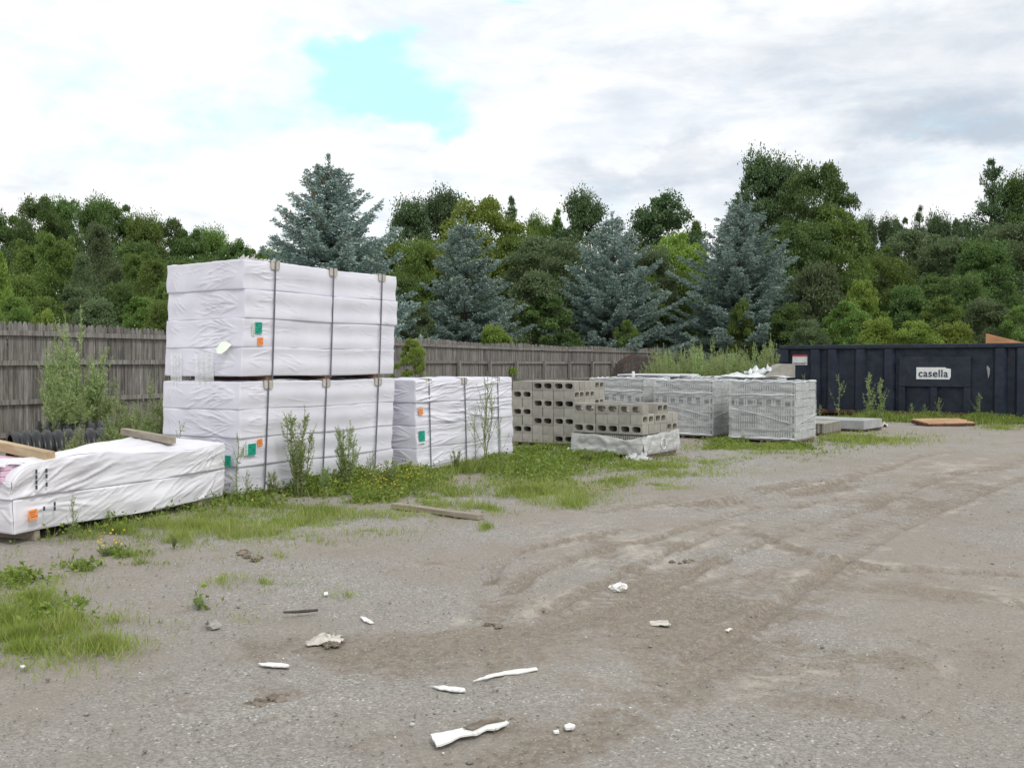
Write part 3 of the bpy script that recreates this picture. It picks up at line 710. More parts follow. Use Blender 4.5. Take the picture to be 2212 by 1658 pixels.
# ---- low bundle in front on the left, its cover loose
C0 = (-4.08, 7.91, 0.0); angC = math.atan2(2.27, 1.04); LC, WC = 2.5, 1.22
cb = empty('foam_board_bundle', C0, angC, 'low loosely wrapped white bundle in front, timbers on it and pink boards showing', 'bundle', 'white wrapped bundles of foam board')
def sagC(V):
    V = V.copy(); t = np.clip((V[:, 2] - 0.36) / 0.3, 0, 1)
    V[:, 2] -= t * 0.13 * np.exp(-np.maximum(V[:, 0], 0) / 0.10) * (V[:, 1] < 0.5)
    V[:, 2] -= t * 0.13 * np.clip(V[:, 1] / 1.22, 0, 1) * np.exp(-np.maximum(V[:, 0], 0) / 1.1)
    V[:, 2] += t * (0.03 * np.sin(V[:, 0] * 2.3 + V[:, 1] * 2) + 0.02 * fbm(V[:, 0] * 3, V[:, 1] * 3, 77, 3))
    V[:, 1] += 0.018 * np.sin(V[:, 0] * 3.3 + V[:, 2] * 4) - 0.02 * t
    V[:, 0] += 0.03 * np.sin(V[:, 2] * 5) * (V[:, 0] > 1.2)
    return V
for k, (za, zb) in enumerate(((0.085, 0.375), (0.375, 0.66))):
    sy = streaks(0, LC, za, zb, 0.42 if k == 0 else 0.22, 0.15, 42, 0.2, 0.9, 0.006, 0.008) + fan(0.02, 0.3, 0.9, -0.15, 14, 0.3, 1.2, 0.012, 0.05, 0.012) + fan(LC - .1, zb, PI + .2, PI + 1.0, 12, .2, .8, 0.010, .03, 0.010)
    sx = streaks(0, WC, za, zb, 0.3, 0.5, 20, 0.1, 0.5, 0.008, 0.01)
    pack(cb, (0.0 + 0.02 * (1 - k), 0, za), (LC, WC, zb), sy, sx, (0, 0), 0.013, 'film2', 31 + 3 * k, bulge=0.012, deform=sagC)
b = MB()
for k in range(3):
    b.box((0.30, 0.66 + .01 * k, 0.535 + k * 0.047), (0.66 - .02 * k, 1.14, 0.044))
b.build('pink_foam_boards', M['pink'], cb, bevel=0.004)
crumple('torn_film', None, (0.2, 0.6, 0.635), (0.55, 1.0, 0.09), 'film2', 41, 18, 0.9, cb)
sticker(cb, 'orange_label', 'orange_lab', u_to_x(C0, angC, 62) , 0.235, 0.085, 0.085, 'y', (0, 0), ORANGE_LINES, 'orange_ink', 0.1, 0.018)
b = MB()
for (u, vs) in ((68, (1018, 1030, 1041, 1052)), (90, (1016, 1028, 1046)), (84, (1098,)), (107, (1098, 1088))):
    for v in vs:
        x = u_to_x(C0, angC, u); d = C0[1] + x * math.sin(angC); z = 1.5 - (v - 782) / F * d
        b = MB(); b.box((x, -0.045, z), (0.018, 0.004, 0.035)); b.build('printed_mark', M['ink'], cb)
for x in (0.26, 2.2):
    b = MB(); b.box((x, WC / 2 + .03, 0.042), (0.05, WC, 0.082)); b.build('spacer', M['lumber'], cb, bevel=0.003)

def lumber(p0, p1, w, h, label, mat='lumber', cat='lumber', group=None, lift=0.0):
    p0, p1 = Vector(p0), Vector(p1); d = p1 - p0; L = d.length
    b = MB(); n = 6
    for k in range(n):
        pass
    b.box((L / 2, 0, h / 2), (L, w, h))
    o = b.build('timber_post', M[mat], None, bevel=0.004)
    o.location = p0; o.rotation_euler = (0, -math.asin(d.z / L), math.atan2(d.y, d.x))
    tag(o, label, cat, group); return o
# timbers lying on the low bundle
pa = at(372, 958, 9.95); pb = at(268, 944, 10.75); pa.z = 0.665; pb.z = 0.70
lumber(pa, pb, 0.085, 0.07, 'short grey timber lying on the far end of the low white bundle', 'lumber')
pa = at(108, 990, 8.25); pb = at(-40, 968, 9.3); pa.z = 0.655; pb.z = 0.70
lumber(pa, pb, 0.09, 0.085, 'fresh tan timber at the left photo edge on top of the pink boards', 'lumber_new')
# plank and strips on the ground
lumber(G(1040, 1122, 0.0), G(852, 1096, 0.0), 0.10, 0.05, 'pinkish brown plank lying at the edge of the grass', 'lumber', 'lumber')
lumber(G(1240, 1050), G(1312, 1058), 0.03, 0.015, 'thin yellowish wooden strip lying flat in the grass', 'lumber_new', 'lumber')

# ------------------------------------------------------------------ concrete blocks
BL, BH, BW = 0.405, 0.198, 0.152      # length, height (core direction), width (laid upright here)
def block_mesh(broken=False):
    V = []; Fq = []; n = 20
    hw = BL / 4; hz = BW / 2
    for cx in (-BL / 4, BL / 4):
        base = len(V)
        for yy in (-BH / 2, BH / 2):
            outer = []; inner = []
            for k in range(n):
                a = 2 * PI * (k + 0.5) / n; c, s = math.cos(a), math.sin(a)
                t = min(hw / abs(c) if abs(c) > 1e-6 else 9, hz / abs(s) if abs(s) > 1e-6 else 9)
                outer.append((cx + c * t, yy, s * t))
                ax, az = hw - 0.026 , hz - 0.030
                e = 4.0; r = (abs(c / ax) ** e + abs(s / az) ** e) ** (-1 / e)
                ix = c * r; iz = s * r
                iz *= 1 - 0.25 * (ix * (1 if cx < 0 else -1) > ax * 0.5) * 0
                inner.append((cx + ix + (0.004 if cx < 0 else -0.004), yy, iz))
            V += outer + inner
        for k in range(n):
            j = (k + 1) % n
            o0, i0, o1, i1 = base, base + n, base + 2 * n, base + 3 * n
            Fq.append((o0 + k, i0 + k, i0 + j, o0 + j)); Fq.append((o1 + k, o1 + j, i1 + j, i1 + k))
            Fq.append((i0 + k, i1 + k, i1 + j, i0 + j))
    h = BL / 2
    b0 = len(V)
    V += [(-h, -BH / 2, -hz), (h, -BH / 2, -hz), (h, BH / 2, -hz), (-h, BH / 2, -hz), (-h, -BH / 2, hz), (h, -BH / 2, hz), (h, BH / 2, hz), (-h, BH / 2, hz)]
    for f in ((0, 3, 2, 1), (4, 5, 6, 7), (1, 2, 6, 5), (3, 0, 4, 7)): Fq.append(tuple(b0 + k for k in f))
    # corner bits of the end faces between the sampled outline and the true corners
    for cx in (-BL / 4, BL / 4):
        for sx in (-1, 1):
            for sz in (-1, 1):
                a0 = [k for k in range(n)]
                C = (cx + sx * hw, sz * hz)
                pts = []
                for k in range(n):
                    a = 2 * PI * (k + 0.5) / n; c, s = math.cos(a), math.sin(a)
                    if c * sx > 0 and s * sz > 0:
                        t = min(hw / abs(c), hz / abs(s)); pts.append((cx + c * t, s * t))
                px = [p for p in pts if abs(p[0] - C[0]) < 1e-6]; pz = [p for p in pts if abs(p[1] - C[1]) < 1e-6]
                if px and pz:
                    p1 = min(px, key=lambda p: abs(p[1] - C[1])); p2 = min(pz, key=lambda p: abs(p[0] - C[0]))
                    for yy in (-BH / 2, BH / 2):
                        i = len(V); V += [(p1[0], yy, p1[1]), (C[0], yy, C[1]), (p2[0], yy, p2[1])]; Fq.append((i, i + 1, i + 2))
    me = bpy.data.meshes.new('concrete_block'); me.from_pydata(V, [], Fq)
    bm = bmesh.new(); bm.from_mesh(me); bmesh.ops.remove_doubles(bm, verts=bm.verts, dist=1e-5); bmesh.ops.recalc_face_normals(bm, faces=bm.faces); bm.to_mesh(me); bm.free()
    me.materials.append(M['block']); return me
BLOCK = block_mesh()
ORD = ['first', 'second', 'third', 'fourth', 'fifth', 'sixth', 'seventh']
def put_block(origin, ang, x, y, z, along, label, group, jit=0.004, tilt=0.0):
    """block centred at local (x,y,z+BW/2); along='x' length runs along local x (cores face local y)"""
    o = bpy.data.objects.new('concrete_block', BLOCK); COL.objects.link(o)
    ca, sa = math.cos(ang), math.sin(ang)
    x += random.uniform(-jit, jit); y += random.uniform(-jit, jit)
    o.location = (origin[0] + x * ca - y * sa, origin[1] + x * sa + y * ca, origin[2] + z + BW / 2)
    o.rotation_euler = (tilt, 0, ang + (0 if along == 'x' else PI / 2) + random.uniform(-.012, .012))
    return tag(o, label, 'concrete block', group)
MD = 0.414; CH = 0.1535
def pile(origin, ang, nx, ny, pats, z0, name, group, skip=None, hidden_ok=True):
    """local y runs to the left (the long visible front), local x to the right side. module = two blocks"""
    nc = len(pats)
    for c in range(nc):               # c = 0 is the top course
        z = z0 + (nc - 1 - c) * CH
        for iy in range(ny):          # columns on the front, counted from the corner
            for ix in range(nx):      # depth along local x
                if skip and skip(c, iy, ix): continue
                if 0 < ix < nx - 1 and 0 < iy < ny - 1 and c > 0: continue
                if ix == nx - 1 and 0 < iy < ny - 1 and c > 1: continue
                front = pats[c][iy] if ix == 0 else ((c + iy + ix) % 2)
                cx, cy = (ix + .5) * MD, (iy + .5) * MD
                col = ['right column', 'middle column', 'left column'][iy]; row = ['front row', 'second row', 'back row'][ix]
                for h in (-1, 1):
                    lab = 'grey block, %s course of %s, %s, %s, ' % (ORD[c], name, col, row)
                    if front == 1:    # cores face the yard: the length runs along local y
                        put_block(origin, ang, cx + h * MD / 4, cy, z, 'y', lab + ('inner, cores outward' if h > 0 else 'outer, cores outward'), group)
                    else:
                        put_block(origin, ang, cx, cy + h * MD / 4, z, 'x', lab + ('plain end, left' if h > 0 else 'plain end, right'), group)
def pallet(parent, w, h=0.1, inset=0.0):
    t = 0.018
    for y in (0.05, w / 2, w - 0.05):
        b = MB(); b.box((w / 2, y, h / 2), (w - 2 * inset, 0.045, h - 2 * t)); b.build('stringer', M['pallet'], parent, bevel=0.002)
    b = MB()
    for k in range(8): b.box(((k + .5) * w / 8, w / 2, h - t / 2), (w / 8 - 0.03, w, t - .002))
    b.build('top_deck', M['pallet'], parent)
    b = MB()
    for k in (0, 3.5, 7): b.box(((k + .5) * w / 8, w / 2, t / 2), (w / 8 - 0.02, w, t - .002))
    b.build('bottom_deck', M['pallet'], parent)
def pallet_thing(origin, ang, w, label, group='wooden pallets under the blocks', h=0.1):
    e = empty('wooden_pallet', origin, ang, label, 'pallet', group); pallet(e, w, h); return e

# the taller pile at the back
P1 = (1.077, 16.75, 0.0); angP1 = R(60)
pallet_thing(P1, angP1, 1.25, 'low dark pallet in the grass under the taller unwrapped block pile', h=0.085)
patsP1 = [(1, 1, 0), (0, 0, 1), (1, 1, 0), (0, 0, 1), (1, 1, 0), (0, 0, 1), (1, 0, 0)]
pile(P1, angP1, 3, 3, patsP1, 0.088, 'tall pile', 'loose concrete blocks of the tall pile')
# the lower pile in front: two wrapped courses, two full courses and a partial one
P2 = (1.99, 14.8, 0.0); angP2 = R(55)
e2 = empty('wrapped_block_course', P2, angP2, 'bottom courses of grey blocks half covered by torn clear wrap', 'wrapped blocks')
b = MB(); wP = 3 * MD
b.box((wP / 2, wP / 2, 0.235), (wP - 0.012, wP - 0.012, 0.30)); b.build('block_courses', M['gap_shade'], e2, bevel=0.005)
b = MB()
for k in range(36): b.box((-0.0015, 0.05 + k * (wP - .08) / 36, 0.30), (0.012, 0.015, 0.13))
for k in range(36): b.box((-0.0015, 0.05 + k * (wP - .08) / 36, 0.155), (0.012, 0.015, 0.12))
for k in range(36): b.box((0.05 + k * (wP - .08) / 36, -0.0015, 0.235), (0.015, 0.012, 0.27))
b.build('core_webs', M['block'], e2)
pe = empty('wooden_pallet', P2, angP2, 'pallet with open slots under the shorter block pile with torn wrap', 'pallet', 'wooden pallets under the blocks'); pallet(pe, wP, 0.085)
pile((P2[0], P2[1], 0.0), angP2, 3, 3, [(1, 1, 1), (0, 0, 0), (1, 1, 1)], 0.39, 'short pile', 'loose concrete blocks of the short pile',
     skip=lambda c, iy, ix: c == 0)
for k in range(3):
    put_block(P2, angP2, BH / 2 + .005, (k + .5) * MD, 0.39 + 2 * CH, 'y', 'grey hollow block on top of the short pile, %s in the front row' % ['right', 'middle', 'left'][k], 'loose concrete blocks of the short pile')
for (x, y, al, t) in ((0.72, 0.12, 'x', 'grey block on top of the short pile, right rear corner, long side facing right'), (0.72, 0.33, 'x', 'grey block on top of the short pile, beside the right rear one'),
                  (0.80, 0.95, 'y', 'grey block on top of the short pile, lying alone at the back left')):
    put_block(P2, angP2, x, y, 0.39 + 2 * CH, al, t, 'loose concrete blocks of the short pile')

def film_shell(parent, lo, hi, name, mat, seed, amp=0.008, res=0.03, faces='xXyYZ', topcut=None):
    V, Fq, N = rbox_pts(res, lo, hi, 0.025, faces)
    nrm = np.zeros_like(V); nrm[np.arange(len(V)), N // 2] = np.where(N % 2, 1, -1)
    q = V[:, 0] + V[:, 1]
    h = amp * (fbm(q * 7 + seed, V[:, 2] * 9 - q * 2, int(seed), 4) + 0.6 * np.abs(fbm(q * 3, V[:, 2] * 14 + q * 4, int(seed) + 9, 3)))
    V = V + nrm * h[:, None] * 1.3 * np.clip(np.minimum(V[:, 2] - lo[2], hi[2] - V[:, 2])[:, None] / .05 + .3, 0, 1)
    if topcut is not None: V = topcut(V)
    me = np_mesh(name, V, Fq, None, True)
    bm = bmesh.new(); bm.from_mesh(me); bmesh.ops.remove_doubles(bm, verts=bm.verts, dist=0.0004); bm.to_mesh(me); bm.free()
    return link(name, me, M[mat], parent)
def cutP2(V):
    V = V.copy(); t = np.clip((V[:, 2] - 0.1) / 0.28, 0, 1)
    q = V[:, 1]; edge = 0.03 * fbm(V[:, 0] * 5, V[:, 1] * 5, 5, 3) - 0.06 * np.exp(-((q - 0.25) / .25) ** 2) * (V[:, 0] < .1) + 0.05 * (V[:, 0] / 1.2)
    V[:, 2] += t * edge; return V
film_shell(e2, (-0.03, -0.03, 0.075), (wP + .02, wP + .03, 0.375), 'torn_wrap', 'tornwrap', 3, 0.03, 0.025, 'xXyY', cutP2)
o = crumple('hanging_wrap', None, (-0.12, 0.0, 0.0), (0.30, 0.36, 0.22), 'tornwrap', 12, 14, 0.9, e2, kz=1.0)
o = crumple('hanging_wrap', None, (-0.1, 1.24, 0.0), (0.26, 0.26, 0.2), 'tornwrap', 15, 12, 0.9, e2, kz=1.0)
b = MB(); b.tube([(0.62 + .085 * math.cos(a), -0.05, 0.22 + .085 * math.sin(a)) for a in np.linspace(0, 2 * PI, 22)], 0.011, 6, False); b.build('wrap_hole_rim', M['plastic_w'], e2, smooth=True)

def wrapped_pallet(origin, ang, label, seed, H=1.14, s=1.25, windows=True):
    e = empty('wrapped_block_pallet', origin, ang, label, 'wrapped blocks', 'film wrapped pallets of concrete blocks')
    pallet(e, s, 0.075)
    b = MB(); core = s - 0.06
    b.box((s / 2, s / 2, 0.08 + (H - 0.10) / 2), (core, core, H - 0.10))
    b.build('block_stack', M['gap_shade'], e, bevel=0.004)
    b = MB(); nc = 7; ch = (H - 0.10) / nc
    for c in range(nc):
        zc = 0.08 + (c + .5) * ch
        win = windows and c == 4
        n = 26
        for k in range(n):
            if win and (k % 4 in (1, 2)): continue
            p = 0.05 + (k + .5) * (s - .1) / n
            b.box((0.014, p, zc), (0.038, (s - .1) / n * 0.62, ch * (0.80 if not win else .84)))
        for k in range(n):
            p = 0.05 + (k + .5) * (s - .1) / n

        b.box((0.020, s / 2, zc + ch / 2), (0.024, core, 0.012)); 
        for k in range(3): b.box((0.03 + (k + .5) * (s - .06) / 3, 0.018, zc), ((s - .06) / 3 - .012, 0.034, ch - .014))
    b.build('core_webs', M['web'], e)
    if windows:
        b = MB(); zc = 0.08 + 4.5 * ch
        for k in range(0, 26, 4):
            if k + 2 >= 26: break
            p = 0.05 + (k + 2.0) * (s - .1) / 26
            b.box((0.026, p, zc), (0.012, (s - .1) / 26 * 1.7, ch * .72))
        b.build('core_shade', M['ink'], e)  # dark plates paint the shade inside the hollow cores
    film_shell(e, (-0.012, -0.012, 0.06), (s + .012, s + .012, H + .012), 'stretch_wrap', 'plastic', seed, 0.009, 0.03, 'xXyYZ')
    # thicker gathered rims and diagonal folds of wrap
    b = MB()
    rim = [(-0.015, 0.02, H), (-0.015, s - .02, H), (s + .0, s, H + .004), (s, -0.01, H), (-0.015, 0.02, H)]
    for a, c in zip(rim[:-1], rim[1:]):
        a, c = Vector(a), Vector(c); n = 14
        b.tube([a.lerp(c, k / n) + Vector((random.uniform(-.008, .008), random.uniform(-.008, .008), random.uniform(-.012, .016))) for k in range(n + 1)], [random.uniform(.006, .016) for _ in range(n + 1)], 5)
    zb = 0.10
    b.tube([(-0.03, s * k / 12, zb + random.uniform(-.01, .01)) for k in range(13)], [random.uniform(.01, .02) for _ in range(13)], 5)
    z1_, z2_ = (0.62, 0.38) if seed % 2 else (0.66, 0.46)
    b.tube([(-0.024, s * (0.95 - k / 12 * .9), z1_ + (z2_ - z1_) * (k / 12) ** 1.4 + random.uniform(-.004, .004)) for k in range(13)], 0.006, 5)
    b.tube([(-0.022, s * k / 12, H * .79 + .01 * math.sin(k)) for k in range(13)], 0.009, 5)
    b.tube([(s * k / 12, -0.024, z2_ - .02 + .16 * (k / 12)) for k in range(13)], 0.006, 5)
    b.build('wrap_folds', M['plastic_w'], e, smooth=True)
    return e
angW = R(56)
wrapped_pallet((5.13, 17.6, 0), angW, 'film wrapped pallet of grey blocks nearest the dark dumpster', 1)
wrapped_pallet((3.88, 18.75, 0), angW, 'film wrapped pallet of grey blocks in the middle, beside the nearest wrapped one', 2)
wrapped_pallet((2.67, 19.75, 0), angW, 'film wrapped pallet of grey blocks behind the two unwrapped piles', 3, 1.16)
wrapped_pallet((3.9, 21.2, 0), angW, 'film wrapped pallet far back in the row with flat white sheets on its top', 4, 1.165)
wrapped_pallet((5.5, 20.9, 0), angW, 'film wrapped pallet behind the others with crumpled plastic and a bent board on top', 5, 1.16)
for k in range(2):
    b = MB(); b.box((0.5, 0.6, 0.011), (1.2, 1.5, 0.02)); o = b.build('white_sheet', M['film2'], None, bevel=0.003)
    o.location = (3.85 + .05 * k - .3, 21.25, 1.185 + k * 0.024); o.rotation_euler = (0, 0, angW + .1 * k)
    tag(o, ['lower flat white sheet on the far wrapped pallet', 'upper flat white sheet on the far wrapped pallet'][k], 'sheet', 'white sheets lying on the far pallet')
b = MB(); b.tube([(0, 0, 0), (0, 0, .1)], 0.035, 10); b.tube([(0, 0, .1), (0, 0, .125)], 0.028, 10)
o = b.build('white_pipe_end', M['litter'], None, smooth=False); pp = at(1368, 806, 20.9); o.location = (pp.x, 20.9, 1.18); tag(o, 'stubby white pipe end standing on the wrapped pallets before the wooden reel', 'pipe')
o = crumple('plastic_sheet', 'crumpled translucent plastic heaped on top of the rear wrapped pallet', (5.15, 20.9, 1.17), (1.5, 0.8, 0.16), 'plastic_w', 4, 22, 0.8, kz=1.0)
o = crumple('plastic_sheet', 'peak of folded milky plastic sheet standing over the crumpled heap', (5.42, 21.0, 1.2), (0.62, 0.5, 0.24), 'plastic_w', 9, 16, 1.0, kz=1.3)
b = MB()
arc = [(x * .62, 0, .02 + .26 * math.sin(min(x * 1.5, 1) * PI / 2) ** 1.2) for x in np.linspace(0, 1, 9)]
for k in range(8): b.prism([arc[k], arc[k + 1], (arc[k + 1][0], 0, 0), (arc[k][0], 0, 0)], (0, 0.02, 0))
for k in range(8):
    b.prism([arc[k], arc[k + 1], Vector(arc[k + 1]) + Vector((0, .6, 0)), Vector(arc[k]) + Vector((0, .6, 0))], (0, 0, .008))
o = b.build('bent_board', M['block'], None); o.location = (5.38, 20.6, 1.175); tag(o, 'bent beige board with curved edge beside the plastic heap', 'board')

# low course of upright blocks and the grey slab on pallets
e = empty('block_pallet', (6.3, 19.57, 0), R(56), 'knee low pallet with one layer of pale slotted blocks beside the wrapped pallet', 'block pallet')
pallet(e, 1.2, 0.065)
b = MB(); b.box((0.6, 0.6, 0.16), (1.10, 1.14, 0.17)); b.box((0.6, 0.6, 0.255), (1.18, 1.18, 0.022)); b.build('block_layer', M['block'], e, bevel=0.004)
b = MB()
for k in range(13): b.box((0.03 + k * 0.095, 0.018, 0.156), (0.034, 0.03, 0.176)); b.box((0.018, 0.03 + k * 0.095, 0.156), (0.03, 0.034, 0.176))
b.build('core_webs', M['block'], e)
e = empty('slab_pallet', (7.45, 20.7, 0), R(50), 'smooth grey slab on a low pallet just before the dumpster', 'slab')
pallet(e, 1.3, 0.06)
b = MB(); b.box((0.55, 0.75, 0.16), (1.1, 1.6, 0.19)); b.build('slab', M['slab'], e, bevel=0.006)

# ------------------------------------------------------------------ fence
FPTS = [at(-150, 691, 15.2), at(365, 709, 19.6), at(907, 732, 28.5), at(1110, 742.5, 35.5), at(1319, 750, 43.5), at(1548, 756.5, 55)]
def make_fence():
    fe = empty('picket_fence', (FPTS[0].x, FPTS[0].y, 0), 0, 'weathered grey wooden stockade fence with pointed pickets along the back of the yard', 'fence')
    o = Vector((FPTS[0].x, FPTS[0].y, 0)); HT = 2.18
    P = [Vector((p.x, p.y, 0)) for p in FPTS]; Hh = [p.z for p in FPTS]
    sp = 0.094; V = []; Fq = []; T = []
    rails = {k: [] for k in range(4)}; s = 0.0
    for i in range(len(P) - 1):
        d = P[i + 1] - P[i]; L = d.length; t = d.normalized(); nn = Vector((t.y, -t.x, 0))     # nn faces the yard
        n = int(L / sp); 
        for k in range(n):
            w = sp * random.uniform(0.44, 0.485); c = P[i] + t * (k + .5) * L / n; a = (k + .5) / n
            top = Hh[i] * (1 - a) + Hh[i + 1] * a + random.uniform(-.018, .018) + 0.03 * math.sin((s + k * sp) * .9); off = nn * random.uniform(-.006, .006)
            tl = random.uniform(-.008, .008); bi = len(V)
            prof = [(-w, 0), (w, 0), (w, top - .075), (w * .62, top - .03), (w * .28, top), (-w * .28, top), (-w * .62, top - .03), (-w, top - .075)]
            if random.random() < .04: prof = [(a_, min(z_, top - random.uniform(.04, .12))) for a_, z_ in prof]
            for th in (0, 0.018):
                for (a_, z_) in prof: V.append(tuple(c - o + t * (a_ + tl * z_) + off - nn * th + Vector((0, 0, z_))))
            m_ = len(prof); tv = random.random()
            Fq.append(tuple(range(bi, bi + m_))); Fq.append(tuple(range(bi + m_, bi + 2 * m_))[::-1])
            for q in range(m_): Fq.append((bi + q, bi + (q + 1) % m_, bi + m_ + (q + 1) % m_, bi + m_ + q))
            T += [tv] * (2 * m_)
        s += L
        nr = max(int(round(L / 2.4)), 1)
        for k in range(nr):
            a0, a1 = k / nr, (k + 1) / nr
            p0 = P[i].lerp(P[i + 1], a0) - o; p1 = P[i].lerp(P[i + 1], a1) - o; h0 = Hh[i] * (1 - a0) + Hh[i + 1] * a0; h1 = Hh[i] * (1 - a1) + Hh[i + 1] * a1
            for dz in (0.22, 0.72, 1.38, 1.93):
                z0, z1 = h0 - dz + random.uniform(-.015, .015), h1 - dz + random.uniform(-.015, .015)
                q = [p0 + nn * .012 + Vector((0, 0, z0)), p1 + nn * .012 + Vector((0, 0, z1)), p1 + nn * .012 + Vector((0, 0, z1 + .085)), p0 + nn * .012 + Vector((0, 0, z0 + .085))]
                b = MB(); b.prism([q[0], q[1] - t * .006, q[2] - t * .006, q[3]], nn * .045)
                r = b.build('rail', M['fence'], fe); at_ = r.data.attributes.new('tint', 'FLOAT', 'POINT'); at_.data.foreach_set('value', [random.uniform(.55, .95)] * len(r.data.vertices))
            b = MB(); b.box(tuple(p0 + nn * .115 + Vector((0, 0, (h0 - .62) / 2))), (0.1, 0.1, h0 - .62), Matrix.Rotation(math.atan2(t.y, t.x), 3, 'Z'))
            r = b.build('post', M['fence'], fe); at_ = r.data.attributes.new('tint', 'FLOAT', 'POINT'); at_.data.foreach_set('value', [random.uniform(.6, .95)] * len(r.data.vertices))
    me = bpy.data.meshes.new('pickets'); me.from_pydata(V, [], Fq); at_ = me.attributes.new('tint', 'FLOAT', 'POINT'); at_.data.foreach_set('value', T)
    link('pickets', me, M['fence'], fe)
make_fence()

# ------------------------------------------------------------------ wooden cable reel
def reel():
    c = at(1386, 813, 38.0); Rr = 0.88
    e = empty('cable_reel', (c.x, c.y, 0), R(22), 'big dark wooden cable reel standing before the fence', 'cable reel')
    for y in (0, 0.75):
        b = MB(); n = 11
        for k in range(n):      # boards of the disc
            x0, x1 = -Rr + 2 * Rr * k / n, -Rr + 2 * Rr * (k + 1) / n - 0.012
            h0, h1 = math.sqrt(max(Rr ** 2 - x0 ** 2, 0)), math.sqrt(max(Rr ** 2 - x1 ** 2, 0))
            pts = [(x0, y, Rr - h0), (x1, y, Rr - h1), (x1, y, Rr + h1), (x0, y, Rr + h0)]
            pts = [Matrix.Rotation(R(75), 3, 'Y') @ (Vector(p) - Vector((0, 0, Rr))) + Vector((0, 0, Rr)) for p in pts]
            b.prism(pts, (0, 0.05, 0))
        f = b.build('flange', M['reel'], e)
        b = MB(); b.tube([(Rr * math.cos(a), y + .025, Rr + Rr * math.sin(a)) for a in np.linspace(0, 2 * PI, 41)], 0.018, 6, False); b.build('rim_band', M['rust'], f)
    b = MB(); b.tube([(0, 0.05, Rr), (0, 0.75, Rr)], 0.42, 20); b.build('drum', M['reel'], e)
reel()

# ------------------------------------------------------------------ corrugated pipe
def pipe(p0, ang, L, r, label):
    e = empty('drain_pipe', p0, ang, label, 'pipe', 'black corrugated pipes')
    V = []; Fq = []; n = 32; prof = []
    x = 0
    while x < L:
        prof += [(x, r), (x + .06, r), (x + .075, r * .87), (x + .12, r * .87)]; x += .135
    for (x_, rr) in prof:
        for k in range(n): a = 2 * PI * k / n; V.append((x_, rr * math.cos(a), r + rr * math.sin(a)))
    m_ = len(prof)
    for i in range(m_ - 1):
        for k in range(n): Fq.append((i * n + k, i * n + (k + 1) % n, (i + 1) * n + (k + 1) % n, (i + 1) * n + k))
    me = np_mesh('outer_shell', np.array(V), np.array(Fq)); link('outer_shell', me, M['black_pipe'], e)
    b = MB(); b.tube([(0, 0, r), (L * .5, 0, r), (L, 0, r)], r * .84, 32, False); b.build('inner_liner', M['black_pipe'], e)
    ring = MB()
    for k in range(n):
        a, c = 2 * PI * k / n, 2 * PI * (k + 1) / n
        ring.poly([(0, r * math.cos(a), r + r * math.sin(a)), (0, r * math.cos(c), r + r * math.sin(c)), (0, .84 * r * math.cos(c), r + .84 * r * math.sin(c)), (0, .84 * r * math.cos(a), r + .84 * r * math.sin(a))])
    ring.build('pipe_mouth', M['black_pipe'], e)
g = at(22, 960, 12.6)
pipe((g.x, 12.6, -.01), R(38), 1.5, 0.31, 'black corrugated drain pipe with its open mouth at the left photo edge')
g = at(120, 950, 14.6)
pipe((g.x, 14.0, -.01), R(24), 1.3, 0.33, 'black corrugated drain pipe lying closer to the fence under the tall weeds')

